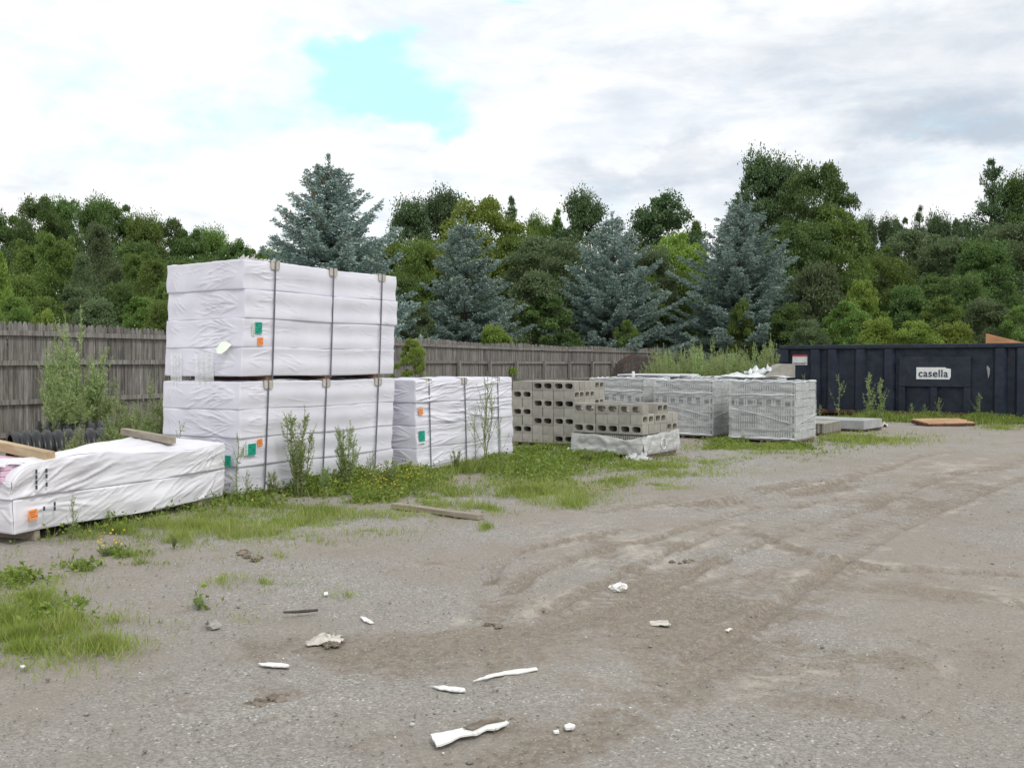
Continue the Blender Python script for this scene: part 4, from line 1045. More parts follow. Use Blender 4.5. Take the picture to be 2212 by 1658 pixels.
# ------------------------------------------------------------------ dumpster
def dumpster():
    p = Vector((7.72, 27.9, 0)); t = Vector((5.35, -3.9, 0)).normalized(); ang = math.atan2(t.y, t.x)
    e = empty('roll_off_dumpster', p, ang, 'long navy blue open top roll-off dumpster with ribbed rusty sides', 'dumpster')
    L, D, H = 8.6, 2.5, 1.92; z0 = 0.14
    b = MB()      # body: four walls and floor
    b.box((L / 2, 0.025, (z0 + H) / 2), (L, 0.05, H - z0)); b.box((L / 2, D, (z0 + H) / 2), (L, 0.05, H - z0))
    b.box((0.03, D / 2 + .012, (z0 + H) / 2), (0.05, D - .08, H - z0)); b.box((L - 0.03, D / 2 + .012, (z0 + H) / 2), (0.05, D - .08, H - z0)); b.box((L / 2, D / 2 + .01, z0 + .03), (L - .12, D - .09, 0.05))
    b.build('body', M['navy'], e)
    b = MB(); b.box((L / 2, -0.03, H - .0), (L + .06, 0.16, 0.12)); b.box((L / 2, D + .03, H), (L + .06, 0.16, 0.12)); b.box((0, D / 2, H - .003), (0.14, D - .11, 0.115)); b.box((L, D / 2, H - .003), (0.14, D - .11, 0.115))
    b.build('top_rail', M['navy'], e, bevel=0.02)
    # ribs, denser near the middle panel
    xs = [1.0, 1.48, 2.24, 3.0, 5.7, 6.2, 6.95, 7.7]
    for x in xs:
        b = MB(); w = .17; b.prism([(x - w, -0.002, z0), (x - w * .55, -0.13, z0), (x + w * .55, -0.13, z0), (x + w, -0.002, z0)], (0, 0, H - z0 - .065)); b.build('rib', M['navy'], e)
    cx = 4.15
    b = MB(); b.box((cx, -0.055, H - .67), (1.75, 0.105, 0.78)); b.build('logo_panel', M['navy'], e, bevel=0.008)
    for x in (cx - .8, cx, cx + .8):
        b = MB(); b.box((x, -0.05, (z0 + H - 1.07) / 2 + .0), (.16, 0.095, H - 1.07 - z0)); b.build('rib', M['navy'], e)
    b = MB(); b.box((0.04, -0.05, (z0 + H) / 2 - .035), (0.34, 0.11, H - z0 - .07)); b.box((0.04, -0.115, H - .25), (0.42, 0.03, .36)); b.build('end_post', M['navy'], e, bevel=0.01)
    b = MB(); b.box((L - .05, -0.05, (z0 + H) / 2 - .035), (0.3, 0.11, H - z0 - .07)); b.build('end_post', M['navy'], e, bevel=0.01)
    b = MB(); b.box((L / 2, -0.045, z0 - .0), (L, 0.13, 0.10)); b.build('bottom_rail', M['rust'], e, bevel=0.006)
    for y in (.45, D - .45):
        b = MB(); b.box((L / 2, y, 0.09), (L - .3, 0.12, 0.14)); b.build('skid', M['rust'], e)
    for x in (0.55, L - .6):
        for y in (.2, D - .2):
            b = MB(); b.tube([(x, y - .1, 0.085), (x, y + .1, 0.085)], 0.085, 14); b.build('ground_roller', M['rust'], e)
    # logo sign
    def u2x(u):
        k = (u - W0 / 2) / F; return (k * p.y - p.x) / (t.x - k * t.y)
    x0, x1 = u2x(1982), u2x(2056); zc = H - .71; hh = .155
    s = MB(); y = -0.1105
    s.prism([(x0, y, zc - hh), (x1 - .03, y, zc - hh), (x1, y, zc - hh * .5), (x1, y, zc + hh * .75), (x1 - .12, y, zc + hh * .86), (x1 - .13, y, zc + hh), (x0, y, zc + hh)], (0, -0.012, 0))
    so = s.build('logo_sign', M['sign_white'], e)
    cu = bpy.data.curves.new('txt', 'FONT'); cu.body = 'casella'; cu.size = 0.36; cu.offset = 0.004; cu.extrude = 0.003; cu.space_character = 1.05
    tmp = bpy.data.objects.new('tmp', cu); COL.objects.link(tmp); bpy.context.view_layer.update()
    me = bpy.data.meshes.new_from_object(tmp.evaluated_get(bpy.context.evaluated_depsgraph_get())); bpy.data.objects.remove(tmp)
    me.materials.clear(); co = np.zeros(len(me.vertices) * 3); me.vertices.foreach_get('co', co); co = co.reshape(-1, 3)
    wx = co[:, 0].max() - co[:, 0].min(); tw = (x1 - x0) * 0.86; hz = co[:, 1].max() - co[:, 1].min()
    lo = co.min(0); nx = (co[:, 0] - lo[0]) / wx * tw + x0 + (x1 - x0) * .065; nz = (co[:, 1] - lo[1]) / hz * (hh * 1.25) + zc - hh * .62; ny = y - 0.014 - (co[:, 2] - lo[2])
    me.vertices.foreach_set('co', np.stack([nx, ny, nz], -1).ravel()); me.update()
    link('lettering', me, M['logo_navy'], so)
    # small warning sign
    xa, xb = u2x(1712), u2x(1744); za = H - .33
    s = MB(); s.prism([(xa, -0.003, za - .17), (xb, -0.003, za - .17), (xb, -0.003, za + .12), (xa, -0.003, za + .12)], (0, -0.010, 0)); so = s.build('warning_sign', M['sign_white'], e)
    s = MB(); s.prism([(xa, -0.014, za + .07), (xb, -0.014, za + .07), (xb, -0.014, za + .12), (xa, -0.014, za + .12)], (0, -0.004, 0)); s.build('red_band', M['sign_red'], so)
    s = MB(); s.box(((xa + xb) / 2, -0.016, za - .115), ((xb - xa) * .94, .004, .014))
    for k in range(9): s.box((xa + (xb - xa) * (.1 + .09 * k), -0.016, za - .145), ((xb - xa) * .06, .004, .02))
    s.build('printing', M['ink'], so)
    # splash of white paint
    s = MB(); xx = u2x(2135); s.prism([(xx - .03, -.004, H - .5), (xx + .04, -.004, H - .58), (xx + .03, -.004, H - .72), (xx + .0, -.004, H - .84), (xx - .02, -.004, H - .66), (xx - .04, -.004, H - .56)], (0, -.006, 0)); s.build('paint_smear', M['slab'], e)
    return p, t, u2x, H
dp, dt, du2x, dH = dumpster()
q0 = dp + dt * (du2x(2106) + .15) + Vector((dt.y * -1 * .5, dt.x * .5, 0)) * 1.0
b = MB(); b.prism([(0, 0, -1.2), (0, 0, 0.33), (0.95, 0, 0.06), (1.6, 0, -0.2), (1.6, 0, -1.2)], (0, 0.018, 0))
o = b.build('plywood_sheet', M['plywood'], None); o.location = (q0.x, q0.y, dH); o.rotation_euler = (R(-6), 0, math.atan2(dt.y, dt.x)); tag(o, 'orange brown plywood corner sticking up out of the dumpster', 'plywood')

# timber panel lying before the dumpster
pl = G(2003, 921); pr = G(2108, 919)
d_ = pr - pl; e = empty('timber_panel', pl, math.atan2(d_.y, d_.x), 'orange tan timber panel with dark edge lying before the dumpster', 'panel')
Lp = d_.length
b = MB(); b.box((Lp / 2, 0.30, 0.045), (Lp * .96, 0.62, 0.07), Matrix.Rotation(R(5), 3, 'X')); b.build('frame', M['rust'], e, bevel=0.005)
for k in range(4):
    b = MB(); b.box((Lp / 2 + random.uniform(-.03, .03), 0.04 + k * 0.17, 0.075 + k * .017), (Lp * random.uniform(.94, 1.0), 0.13, 0.03), Matrix.Rotation(R(7), 3, 'X')); b.build('board', M['tan_board'], e, bevel=0.004)

# ------------------------------------------------------------------ litter
LG = 'scraps of litter on the gravel'
s_seed = [0]
def flat_piece(name, pts, label, mat='litter', th=0.005, cat='litter', lift=0.004):
    """outline in photo coordinates on the ground"""
    P0 = [G(u, v) for u, v in pts]; P = []; c = sum(P0, Vector()) / len(P0); rl = random.Random(len(s_seed)); s_seed.append(0)
    for a_, b_ in zip(P0, P0[1:] + P0[:1]):
        L_ = (b_ - a_).length; P.append(a_); n_ = int(L_ / 0.022)
        for k in range(1, n_): P.append(a_.lerp(b_, k / n_) + Vector((rl.uniform(-1, 1), rl.uniform(-1, 1), 0)) * 0.0022)
    b = MB(); b.prism([Vector((p.x - c.x, p.y - c.y, lift + random.uniform(0, .004))) for p in P], (0, 0, th))
    o = b.build(name, M[mat]); o.location = (c.x, c.y, 0); return tag(o, label, cat, LG)
flat_piece('foam_shard', [(930, 1595), (965, 1588), (1000, 1580), (1025, 1570), (1050, 1563), (1080, 1559), (1099, 1568), (1076, 1582), (1052, 1583), (1030, 1594), (995, 1598), (975, 1609), (943, 1620)], 'largest broken white board piece in the foreground, half coated with mud', th=0.007, lift=.010)
flat_piece('mud_coat', [(1000, 1584), (1038, 1567), (1076, 1561), (1092, 1567), (1052, 1574), (1022, 1588)], 'mud smeared on the largest white board piece', 'mud', 0.003, 'mud', 0.021)
flat_piece('foam_shard', [(1022, 1474), (1060, 1460), (1110, 1450), (1158, 1445), (1162, 1450), (1120, 1458), (1070, 1463)], 'long thin white sliver lying diagonally above the largest piece')
flat_piece('foam_shard', [(928, 1484), (960, 1485), (1003, 1490), (1007, 1496), (985, 1497), (950, 1492)], 'narrow white strip left of the long diagonal sliver')
flat_piece('foam_shard', [(557, 1436), (590, 1434), (622, 1438), (628, 1443), (600, 1443), (565, 1440)], 'narrow white strip lying alone on brown dirt on the left')
flat_piece('foam_shard', [(778, 1334), (790, 1336), (808, 1347), (800, 1349), (786, 1344)], 'small pointed white chip near the crumpled cloth')
flat_piece('foam_shard', [(1219, 1573), (1230, 1568), (1243, 1572), (1238, 1578), (1222, 1579)], 'small white chip right of the largest broken piece', th=.01)
flat_piece('foam_shard', [(1560, 1362), (1572, 1359), (1582, 1360), (1574, 1366)], 'small white chip on the tyre tracks at the right')
flat_piece('foam_shard', [(699, 1282), (708, 1281), (709, 1286), (700, 1287)], 'tiny white chip beside thin grass in the middle left')
flat_piece('foam_shard', [(43, 1442), (52, 1439), (58, 1442), (50, 1447)], 'tiny white chip below the bright grass at the left')
flat_piece('foam_shard', [(1195, 1584), (1206, 1582), (1208, 1586), (1198, 1587)], 'tiny white flake left of the small foreground chip', th=.008)
flat_piece('green_strip', [(1578, 1160), (1592, 1148), (1596, 1149), (1583, 1161)], 'small teal plastic strip on the gravel', 'green_lab')

g = G(705, 1383); crumple('crumpled_cloth', 'crumpled dirty pale cloth pressed into the dirt', (g.x, g.y, 0.0), (0.17, 0.15, 0.04), 'cloth', 27, 14, 0.9, cat='cloth', group=LG)
g = G(1903, 922); crumple('plastic_bag', 'crumpled grey white scrap lying before the dumpster', (g.x, g.y, 0.0), (0.28, 0.2, 0.2), 'cloth', 31, 12, 1.0, cat='litter', group=LG)
g = G(1640, 1345); g = G(1425, 1345); crumple('crumpled_cloth', 'flattened pale rag among the tyre tracks', (g.x, g.y, 0.0), (0.11, 0.10, 0.012), 'cloth', 35, 12, 0.9, cat='cloth', group=LG)
for k, (u, v, w, lab) in enumerate(((1540, 1330, 20, 'tiny pale paper scrap near the small white chip'), (1245, 1438, 12, 'tiny pale crumb on the dirt below the white lump'))): pass
b = MB(); pts = [G(612, 1329), G(640, 1328), G(665, 1326), G(687, 1324)]; c = pts[0]
b.tube([p - c + Vector((0, 0, .02)) for p in pts], [.006, .009, .01, .008], 6); o = b.build('stick', M['bark'], None, smooth=True); o.location = c; tag(o, 'dark thin stick lying on the gravel near the left', 'stick')
def clods(cu, cv, ru, rv, n, s, label, mat='mud', cat='mud clod', seed=1):
    rr = random.Random(seed); b = bmesh.new(); c = G(cu, cv)
    for k in range(n):
        a = rr.uniform(0, 2 * PI); q = rr.random() ** .5; p = G(cu + ru * q * math.cos(a), cv + rv * q * math.sin(a)) - c
        m_ = bmesh.ops.create_icosphere(b, subdivisions=2, radius=1.0)
        ss = s * rr.uniform(.4, 1.1)
        for v in m_['verts']:
            f = 1 + .45 * math.sin(v.co.x * 5 + k) * math.sin(v.co.y * 4 + k * 2) + rr.uniform(-.15, .15)
            v.co = Vector((v.co.x * ss * f, v.co.y * ss * f, v.co.z * ss * .6 * f + ss * .25)) + p
    me = bpy.data.meshes.new('clod'); b.to_mesh(me); b.free()
    o = link({'mud': 'mud_clods', 'litter': 'plastic_lump'}.get(mat, 'rock'), me, M[mat]); o.location = c
    return tag(o, label, cat)
clods(555, 1520, 24, 7, 16, .022, 'row of dark mud clods turned up in the lower left foreground', seed=2)['group'] = 'mud clods'
clods(603, 1510, 26, 9, 18, .024, 'darker ragged mud clods just right of the first row', seed=3)['group'] = 'mud clods'
clods(522, 1196, 14, 4, 6, .04, 'brown clods of earth in the grass, left of two', seed=4)['group'] = 'mud clods'
clods(543, 1206, 16, 4, 6, .035, 'brown clods of earth in the grass, right of two', seed=5)['group'] = 'mud clods'
clods(720, 1393, 20, 5, 12, .02, 'small clods in front of the crumpled cloth', seed=6)['group'] = 'mud clods'
clods(461, 1352, 1, 1, 1, .05, 'single flat pale stone at the edge of the grass', 'rock', 'stone', 7)
clods(1335, 1272, 7, 2, 4, .045, 'rounded white plastic lump in the middle of the yard', 'litter', 'litter', 12)['group'] = LG
clods(1595, 1148, 5, 2, 3, .03, 'dark clod beside the teal plastic strip', seed=8)['group'] = 'mud clods'
clods(1060, 1352, 30, 5, 10, .02, 'line of dark clods along the left tyre track', seed=9)['group'] = 'mud clods'
clods(1470, 1215, 30, 4, 8, .025, 'dark clods thrown up by tyres in the middle', seed=10)['group'] = 'mud clods'

# loose stones as one countless scatter
def scatter_stones():
    base = np.array([[1, 0, 0], [-1, 0, 0], [0, 1, 0], [0, -1, 0], [0, 0, 1], [0, 0, -1]], float); fc = np.array([[0, 2, 4], [2, 1, 4], [1, 3, 4], [3, 0, 4], [2, 0, 5], [1, 2, 5], [3, 1, 5], [0, 3, 5]])
    n = 15000; d = 3.2 + 13 * rng.random(n) ** 1.7; U = rng.uniform(-60, W0 + 60, n); X = (U - W0 / 2) / F * d
    s = 0.003 + 0.006 * rng.random(n) ** 3 + 0.012 * (rng.random(n) > .995); ang = rng.random(n) * 2 * PI
    V = base[None] * (s[:, None, None] * (0.7 + .6 * rng.random((n, 6, 1))) * np.array([1, .8, .55]))
    ca, sa = np.cos(ang)[:, None], np.sin(ang)[:, None]
    V = np.stack([V[..., 0] * ca - V[..., 1] * sa, V[..., 0] * sa + V[..., 1] * ca, V[..., 2]], -1)
    V += np.stack([X, d, 0.003 + 0 * d], -1)[:, None, :]
    Fq = (fc[None] + (np.arange(n) * 6)[:, None, None]).reshape(-1, 3)
    t = NT('loose_stones'); c = t.mix(t.attr('tint'), (0.16, 0.15, 0.138), (0.34, 0.33, 0.31)); c = t.mix(t.rng(t.attr('tint'), .97, .985), c, (.7, .69, .66))
    me = np_mesh('loose_gravel', V.reshape(-1, 3), Fq, {'tint': np.repeat(rng.random(n), 6)})
    tag(link('loose_gravel', me, t.fin(c, .9)), 'loose grey stones scattered over the yard', 'gravel', None, 'stuff')
scatter_stones()

# ------------------------------------------------------------------ grass
# (u, v, ru, rv, density, height m, kind)
GRASS = [(300, 1215, 160, 14, .35, .06, 'g'), (520, 1160, 120, 16, .4, .07, 'g'), (420, 1140, 140, 14, .5, .08, 'g'), (180, 1225, 60, 12, .6, .07, 'f'), (330, 1340, 60, 10, .5, .05, 'g'), (620, 1265, 50, 8, .5, .05, 'g'), (130, 1205, 120, 12, .5, .08, 'g'), (660, 1130, 120, 10, .4, .06, 'g'), (880, 1120, 80, 10, .35, .06, 'g'), (1330, 1040, 90, 10, .5, .06, 'g'), (540, 1340, 40, 6, .3, .04, 'g'),
         (50, 1375, 120, 46, 2.6, .085, 'g'), (40, 1405, 90, 26, 1.6, .09, 'g'), (220, 1395, 75, 22, 1.8, .075, 'g'), (70, 1295, 85, 20, 1.8, .085, 'g'), (20, 1340, 50, 18, 2.0, .12, 'g'), (150, 1350, 50, 12, 1.5, .10, 'g'), (30, 1250, 60, 24, .9, .10, 'f'), (100, 1330, 80, 16, .8, .09, 'f'), (180, 1300, 40, 8, .5, .06, 'f'), (480, 1250, 32, 14, 1.0, .07, 'g'), (565, 1256, 70, 12, .6, .05, 'g'),
         (428, 1303, 18, 10, 1.6, .14, 'f'), (250, 1198, 70, 18, .5, .09, 'f'), (375, 1165, 30, 12, 1.0, .12, 'g'), (290, 1200, 40, 12, .8, .09, 'g'), (608, 1203, 18, 6, .9, .06, 'g'), (935, 1210, 12, 4, .8, .05, 'g'),
         (1048, 1140, 18, 7, 1.1, .09, 'g'), (1240, 1090, 34, 12, 1.1, .10, 'g'), (345, 1480, 24, 8, .55, .05, 'g'), (750, 1285, 50, 9, .3, .05, 'g'), (490, 1325, 40, 10, .3, .05, 'g'), (370, 1308, 14, 6, .5, .05, 'g'),
         (1150, 1065, 130, 24, .8, .09, 'g'), (1060, 1100, 70, 14, .6, .08, 'g'), (930, 1075, 120, 24, .7, .11, 'g'), (700, 1105, 190, 26, .45, .07, 'g'), (520, 1125, 200, 26, .5, .08, 'g'), (600, 1150, 260, 30, .14, .05, 'g'),
         (250, 1150, 220, 26, .6, .11, 'g'), (150, 1190, 160, 18, .35, .09, 'g'), (450, 1180, 260, 30, .14, .05, 'g'), (1400, 1010, 140, 20, .6, .07, 'g'), (1420, 1050, 110, 14, .35, .05, 'g'), (1240, 985, 110, 22, .9, .13, 'f'),
         (1150, 1010, 80, 26, .9, .16, 'f'), (1180, 985, 60, 14, 1.0, .15, 'f'), (1640, 968, 130, 10, .8, .08, 'g'), (1850, 948, 110, 9, .7, .09, 'g'), (1740, 965, 70, 8, .6, .08, 'f'), (1560, 960, 40, 8, .8, .12, 'f'),
         (1540, 1000, 110, 14, .2, .05, 'g'), (1700, 990, 120, 8, .2, .05, 'g'), (1630, 945, 40, 6, .9, .16, 'f'), (1820, 908, 70, 3, .7, .12, 'f'), (2010, 908, 50, 4, 1.2, .22, 'f'), (2130, 910, 50, 5, 1.1, .22, 'f'), (1885, 907, 35, 4, 1.3, .24, 'f'), (1960, 909, 60, 3, .6, .14, 'f'), (2190, 912, 40, 5, .8, .16, 'f'), 
         (2170, 925, 50, 4, .4, .07, 'g'), (660, 1060, 120, 14, 1.0, .18, 'f'), (770, 1050, 90, 14, 1.1, .22, 'f'), (880, 1040, 60, 16, 1.1, .20, 'f'), (560, 1085, 70, 12, .9, .16, 'f'), (420, 1095, 60, 10, 1.0, .18, 'f'),
         (320, 1110, 60, 9, .9, .16, 'f'), (230, 1140, 60, 8, .8, .14, 'f'), (120, 1165, 60, 8, .8, .16, 'f'), (20, 1170, 50, 12, .9, .16, 'f'), (1000, 1015, 90, 10, .9, .14, 'g'), (1060, 1000, 60, 10, .9, .16, 'f'), (1310, 990, 40, 8, .9, .13, 'f'),
         (800, 1150, 60, 8, .35, .05, 'g'), (640, 1165, 60, 10, .5, .06, 'g'), (140, 1240, 90, 20, .35, .07, 'g'), (250, 1340, 80, 20, .35, .06, 'g'), (560, 1050, 40, 10, .8, .2, 'f'), (1500, 1030, 50, 6, .35, .05, 'g'), (700, 1040, 60, 10, .9, .25, 'f'), (830, 1075, 90, 14, .8, .14, 'f')]
def grass_field():
    out = {'g': [], 'f': []}
    for (u, v, ru, rv, den, hh, kind) in GRASS:
        c = G(u, v); d = c.y; area_px = PI * ru * rv * 2.6
        gx = d / F; gy = (G(u, v - rv).y - G(u, v + rv).y) / (2 * rv)
        area = area_px * gx * abs(gy)
        n = int(min(area * den * (2700 if kind == 'g' else 1300) * min(1.0, 60 / d ** 1.3 + .12), 42000))
        a = rng.random(n) * 2 * PI; r = np.abs(rng.normal(size=n)) * .8
        U = u + ru * r * np.cos(a); Vv = v + rv * r * np.sin(a)
        # clumping
        b_ = (H0 / 2 - Vv) / F; dz = -math.sin(PITCH) + b_ * math.cos(PITCH); dy = math.cos(PITCH) + b_ * math.sin(PITCH)
        t = -EYE / dz; X = (U - W0 / 2) / F * t; Y = dy * t
        nz = 0.7 * fbm(X * 2.0, Y * 2.0, 13, 3) + 0.6 * vnoise(X * 9, Y * 9, 17); k = nz > rng.uniform(-.14, .42, n) - .10 * den
        X, Y = X[k], Y[k]; nz = nz[k]; n = len(X)
        # keep out of the bundles and pallets
        for (ox, oy, an, L_, W_) in ((A0[0], A0[1], angA, LA, WA), (B0[0], B0[1], angB, LB, 1.27), (C0[0], C0[1], angC, LC, WC), (P1[0], P1[1], angP1, 1.25, 1.25), (P2[0], P2[1], angP2, 1.25, 1.25), (5.13, 17.6, angW, 1.25, 1.25), (3.88, 18.75, angW, 1.25, 1.25)):
            lx = (X - ox) * math.cos(an) + (Y - oy) * math.sin(an); ly = -(X - ox) * math.sin(an) + (Y - oy) * math.cos(an)
            ins = (lx > -.02) & (lx < L_) & (ly > -.02) & (ly < W_); X, Y, nz = X[~ins], Y[~ins], nz[~ins]
        n = len(X); C = np.stack([X, Y, np.full(n, -.012)], -1)
        if kind == 'g':
            A = unit(np.stack([rng.normal(size=n) * .45, rng.normal(size=n) * .45, np.ones(n)], -1)); S = unit(np.cross(A, rdir(n)))
            l = hh * rng.uniform(.35, 1.25, n) * (1 + .8 * nz); w = np.maximum(.0021, .00026 * Y) * rng.uniform(.8, 1.5, n)
            out['g'].append(leaves(C, A, S, l, w, np.clip(rng.random(n) * .8 + nz * .4 + .1, 0, 1), 0.0, .3))
        else:     # leafy ground plants
            m_ = 3; C = np.repeat(C, m_, 0); n = len(C); hh_ = hh * np.repeat(rng.uniform(.3, 1.15, n // m_), m_); C[:, 2] += hh_ * rng.random(n)
            C[:, :2] += rng.normal(size=(n, 2)) * .02
            A = unit(np.stack([rng.normal(size=n), rng.normal(size=n), rng.uniform(-.1, 1.3, n)], -1)); S = side(A)
            l = rng.uniform(.02, .055, n); out['f'].append(leaves(C, A, S, l, l * .26, np.clip(rng.random(n), 0, 1), .2))
            # upright blades among them
            k2 = slice(0, n, 3); C2 = C[k2].copy(); C2[:, 2] = -.01; n2 = len(C2)
            A2 = unit(np.stack([rng.normal(size=n2) * .3, rng.normal(size=n2) * .3, np.ones(n2)], -1)); out['g'].append(leaves(C2, A2, side(A2), hh * rng.uniform(.5, 1.2, n2), np.maximum(.0018, .0002 * C2[:, 1]), None, 0, .3))
    for kind, nm, lab in (('g', 'grass', 'bright green grass growing in patches along the yard edge'), ('f', 'ground_plants', 'low leafy ground plants along the foot of the bundles')):
        V, Fq, T = join_leaves(out[kind]); tag(link(nm, np_mesh(nm, V, Fq, {'tint': T}), M['grass'] if kind == 'g' else M['forb']), lab, 'ground cover', None, 'stuff')
    print('grass faces', len(V) // 4)
    # small yellow flowers
    C = []
    for (u, v, ru, rv, n, h) in ((880, 1045, 40, 14, 130, .2), (830, 1070, 40, 12, 60, .16), (235, 1195, 40, 8, 16, .1), (250, 1170, 60, 12, 12, .1), (790, 1060, 60, 14, 50, .2), (560, 1090, 60, 10, 16, .12), (300, 1110, 50, 8, 22, .14), (960, 1050, 60, 14, 20, .12), (1250, 990, 60, 14, 14, .1)):
        for _ in range(n):
            g = G(u + random.gauss(0, ru * .5), v + random.gauss(0, rv * .5)); C.append((g.x, g.y, random.uniform(.3, 1.1) * h))
    C = np.repeat(np.array(C), 4, 0); n = len(C); A = unit(np.stack([rng.normal(size=n), rng.normal(size=n), .4 + 0 * C[:, 0]], -1)); V, Fq, T = leaves(C, A, side(A), .014, .007)
    tag(link('yellow_flowers', np_mesh('yellow_flowers', V, Fq, {'tint': T}), M['flower']), 'tiny yellow wildflowers dotted through the weeds', 'flowers', None, 'stuff')
grass_field()

# ------------------------------------------------------------------ weeds (each plant a thing)
def weed_mesh(seed, H, nstem, spread, leaf, per, droop=0.0, plume=0.35, lean=0.12, side_br=0):
    rr = random.Random(seed); st = MB(); P = []
    for s in range(nstem):
        a = rr.uniform(0, 2 * PI); r0 = rr.uniform(0, .04); h = H * (1 if s == 0 else rr.uniform(.5, .95)); le = spread * rr.uniform(.2, 1) * (0.25 if s == 0 else 1)
        pts = []
        for k in range(8):
            t = k / 7; pts.append(Vector((math.cos(a) * (r0 + le * t ** 1.3) + .015 * math.sin(t * 9 + s), math.sin(a) * (r0 + le * t ** 1.3) + .015 * math.cos(t * 8 + s), h * t)))
        st.tube(pts, [.006 * (1 - .8 * k / 7) * (H ** .5) + .0016 for k in range(8)], 5)
        lines = [(pts, 0.12)]
        for q in range(side_br):
            t0 = rr.uniform(.2, .85); i = min(int(t0 * 7), 6); p = pts[i].lerp(pts[i + 1], t0 * 7 - i); a2 = rr.uniform(0, 2 * PI); ll = h * (1 - t0) * rr.uniform(.35, .6) + .05
            bp = [p + Vector((math.cos(a2) * ll * .45 * t ** .8, math.sin(a2) * ll * .45 * t ** .8, ll * t)) for t in (0, .33, .66, 1)]
            st.tube(bp, [.003, .0025, .002, .0012], 4); lines.append((bp, 0.0))
        for line, t_lo in lines:
            n = int(per * (1 if line is pts else .35))
            for k in range(n):
                t = t_lo + (1 - t_lo) * rr.random() ** .85; m_ = len(line) - 1; i = min(int(t * m_), m_ - 1); p = line[i].lerp(line[i + 1], t * m_ - i)
                an = rr.uniform(0, 2 * PI); sz = leaf * (1.15 - .75 * t) * rr.uniform(.6, 1.2)
                P.append((p, Vector((math.cos(an), math.sin(an), rr.uniform(.1, 1.1) - droop)).normalized(), sz))
    C = np.array([tuple(p[0]) for p in P]); A = np.array([tuple(p[1]) for p in P]); l = np.array([p[2] for p in P])
    n = len(C); V, Fq, T = leaves(C, A, side(A), l, l * .115, rng.random(n), .2)
    return st.mesh('stem', True), np_mesh('foliage', V, Fq, {'tint': T})
def weed(meshes, loc, s, rz, label, group, lm='leaf_weed', cat='weed', name='weed_plant', sx=None):
    e = empty(name, loc, rz, label, cat, group); e.scale = (sx or s, sx or s, s)
    link('stem', meshes[0], M['stem'], e); link('foliage', meshes[1], M[lm], e); return e
WM = [weed_mesh(1, 1.0, 8, .20, .062, 120, 0, side_br=7), weed_mesh(2, 1.0, 1, .05, .058, 70, 0, side_br=5), weed_mesh(3, 1.0, 12, .38, .062, 80, 0, side_br=9), weed_mesh(4, 1.0, 3, .14, .045, 46, 0, side_br=9), weed_mesh(5, 1.0, 3, .12, .068, 80, 0, side_br=4)]
WG = 'tall weeds growing among the stacks'
def W_(i, u, vb, vt, label, sx=1.0, lm='leaf_weed', group=WG, d=None, name='weed_plant'):
    g = G(u, vb) if d is None else Vector(((u - W0 / 2) / F * d, d, 0)); h = at(u, vt, g.y).z
    return weed(WM[i], (g.x, g.y, -.01), h, random.uniform(0, 6), label, group, lm, sx=h * sx, name=name)
W_(0, 645, 1072, 872, 'tallest bushy weed in front of the tall white stack', .85)
W_(0, 752, 1062, 905, 'bushy weed in front of the tall stack, right of the tallest one', .95)
W_(1, 515, 1088, 930, 'single slender weed at the near corner of the tall stack', 1.2)
W_(4, 530, 1085, 1010, 'short weed beside the slender one at the stack corner', 1)
W_(3, 808, 1055, 965, 'thin weed at the right end of the tall stack', 1.2)
W_(0, 700, 1068, 1000, 'low weed between the two bushy ones before the tall stack', 1)
W_(3, 1048, 1010, 800, 'tall thin weed with a bare tip before the lone white bundle', .85)
W_(1, 1022, 1012, 880, 'thin weed left of the tallest one before the lone white bundle', 1.0)
W_(1, 1078, 1002, 895, 'thin weed right of the tallest one before the lone white bundle', 1.0)
W_(4, 152, 1168, 1065, 'single pale weed in front of the low white bundle', 1.1, 'leaf_pale')
W_(1, 316, 1118, 1045, 'slim weed rising before the middle of the low bundle', 1.4)
W_(4, 413, 1100, 1046, 'dark bushy weed before the right half of the low bundle', 2.0)
W_(4, 240, 1140, 1095, 'small leafy weed before the middle of the low bundle', 1.8)
W_(1, 378, 1000, 905, 'slim weed rising behind the low bundle against the stack', 1.1, d=10.6)
W_(1, 100, 1160, 1120, 'small weed close to the left end of the low bundle', 1.6)
W_(2, 428, 1316, 1278, 'small round dark green bush alone on the gravel in the left foreground', 1.3)
W_(0, 592, 1078, 1010, 'leafy weed before the near left part of the tall stack', 1.3)
W_(4, 470, 1092, 1045, 'weed in the corner between the low bundle and the tall stack', 1.8)
W_(0, 842, 1050, 985, 'pale leafy weed just left of the lone white bundle', 1.1, 'leaf_pale')
W_(0, 985, 1018, 965, 'short weed before the middle of the lone white bundle', 1.2)
W_(2, 1195, 998, 960, 'low bushy weed in front of the tall block pile', 1.8)
W_(2, 1270, 1000, 965, 'low bushy weed at the left corner of the torn block wrap', 1.6)
W_(4, 1090, 1022, 975, 'weed at the right end of the lone white bundle', 1.6)
W_(2, 1608, 958, 935, 'low green weed between the two nearest wrapped pallets', 1.6)
W_(2, 225, 1200, 1172, 'low bushy plant with yellow flowers on the gravel edge at left', 1.9)
W_(2, 375, 1185, 1145, 'clump of weeds standing off the middle of the low bundle', 1.0, 'leaf_pale')
W_(4, 860, 1048, 990, 'leafy weed with yellow flowers near the lone bundle', 1.8)
W_(4, 905, 1042, 1005, 'low bushy weed at the near corner of the lone bundle', 2.0)
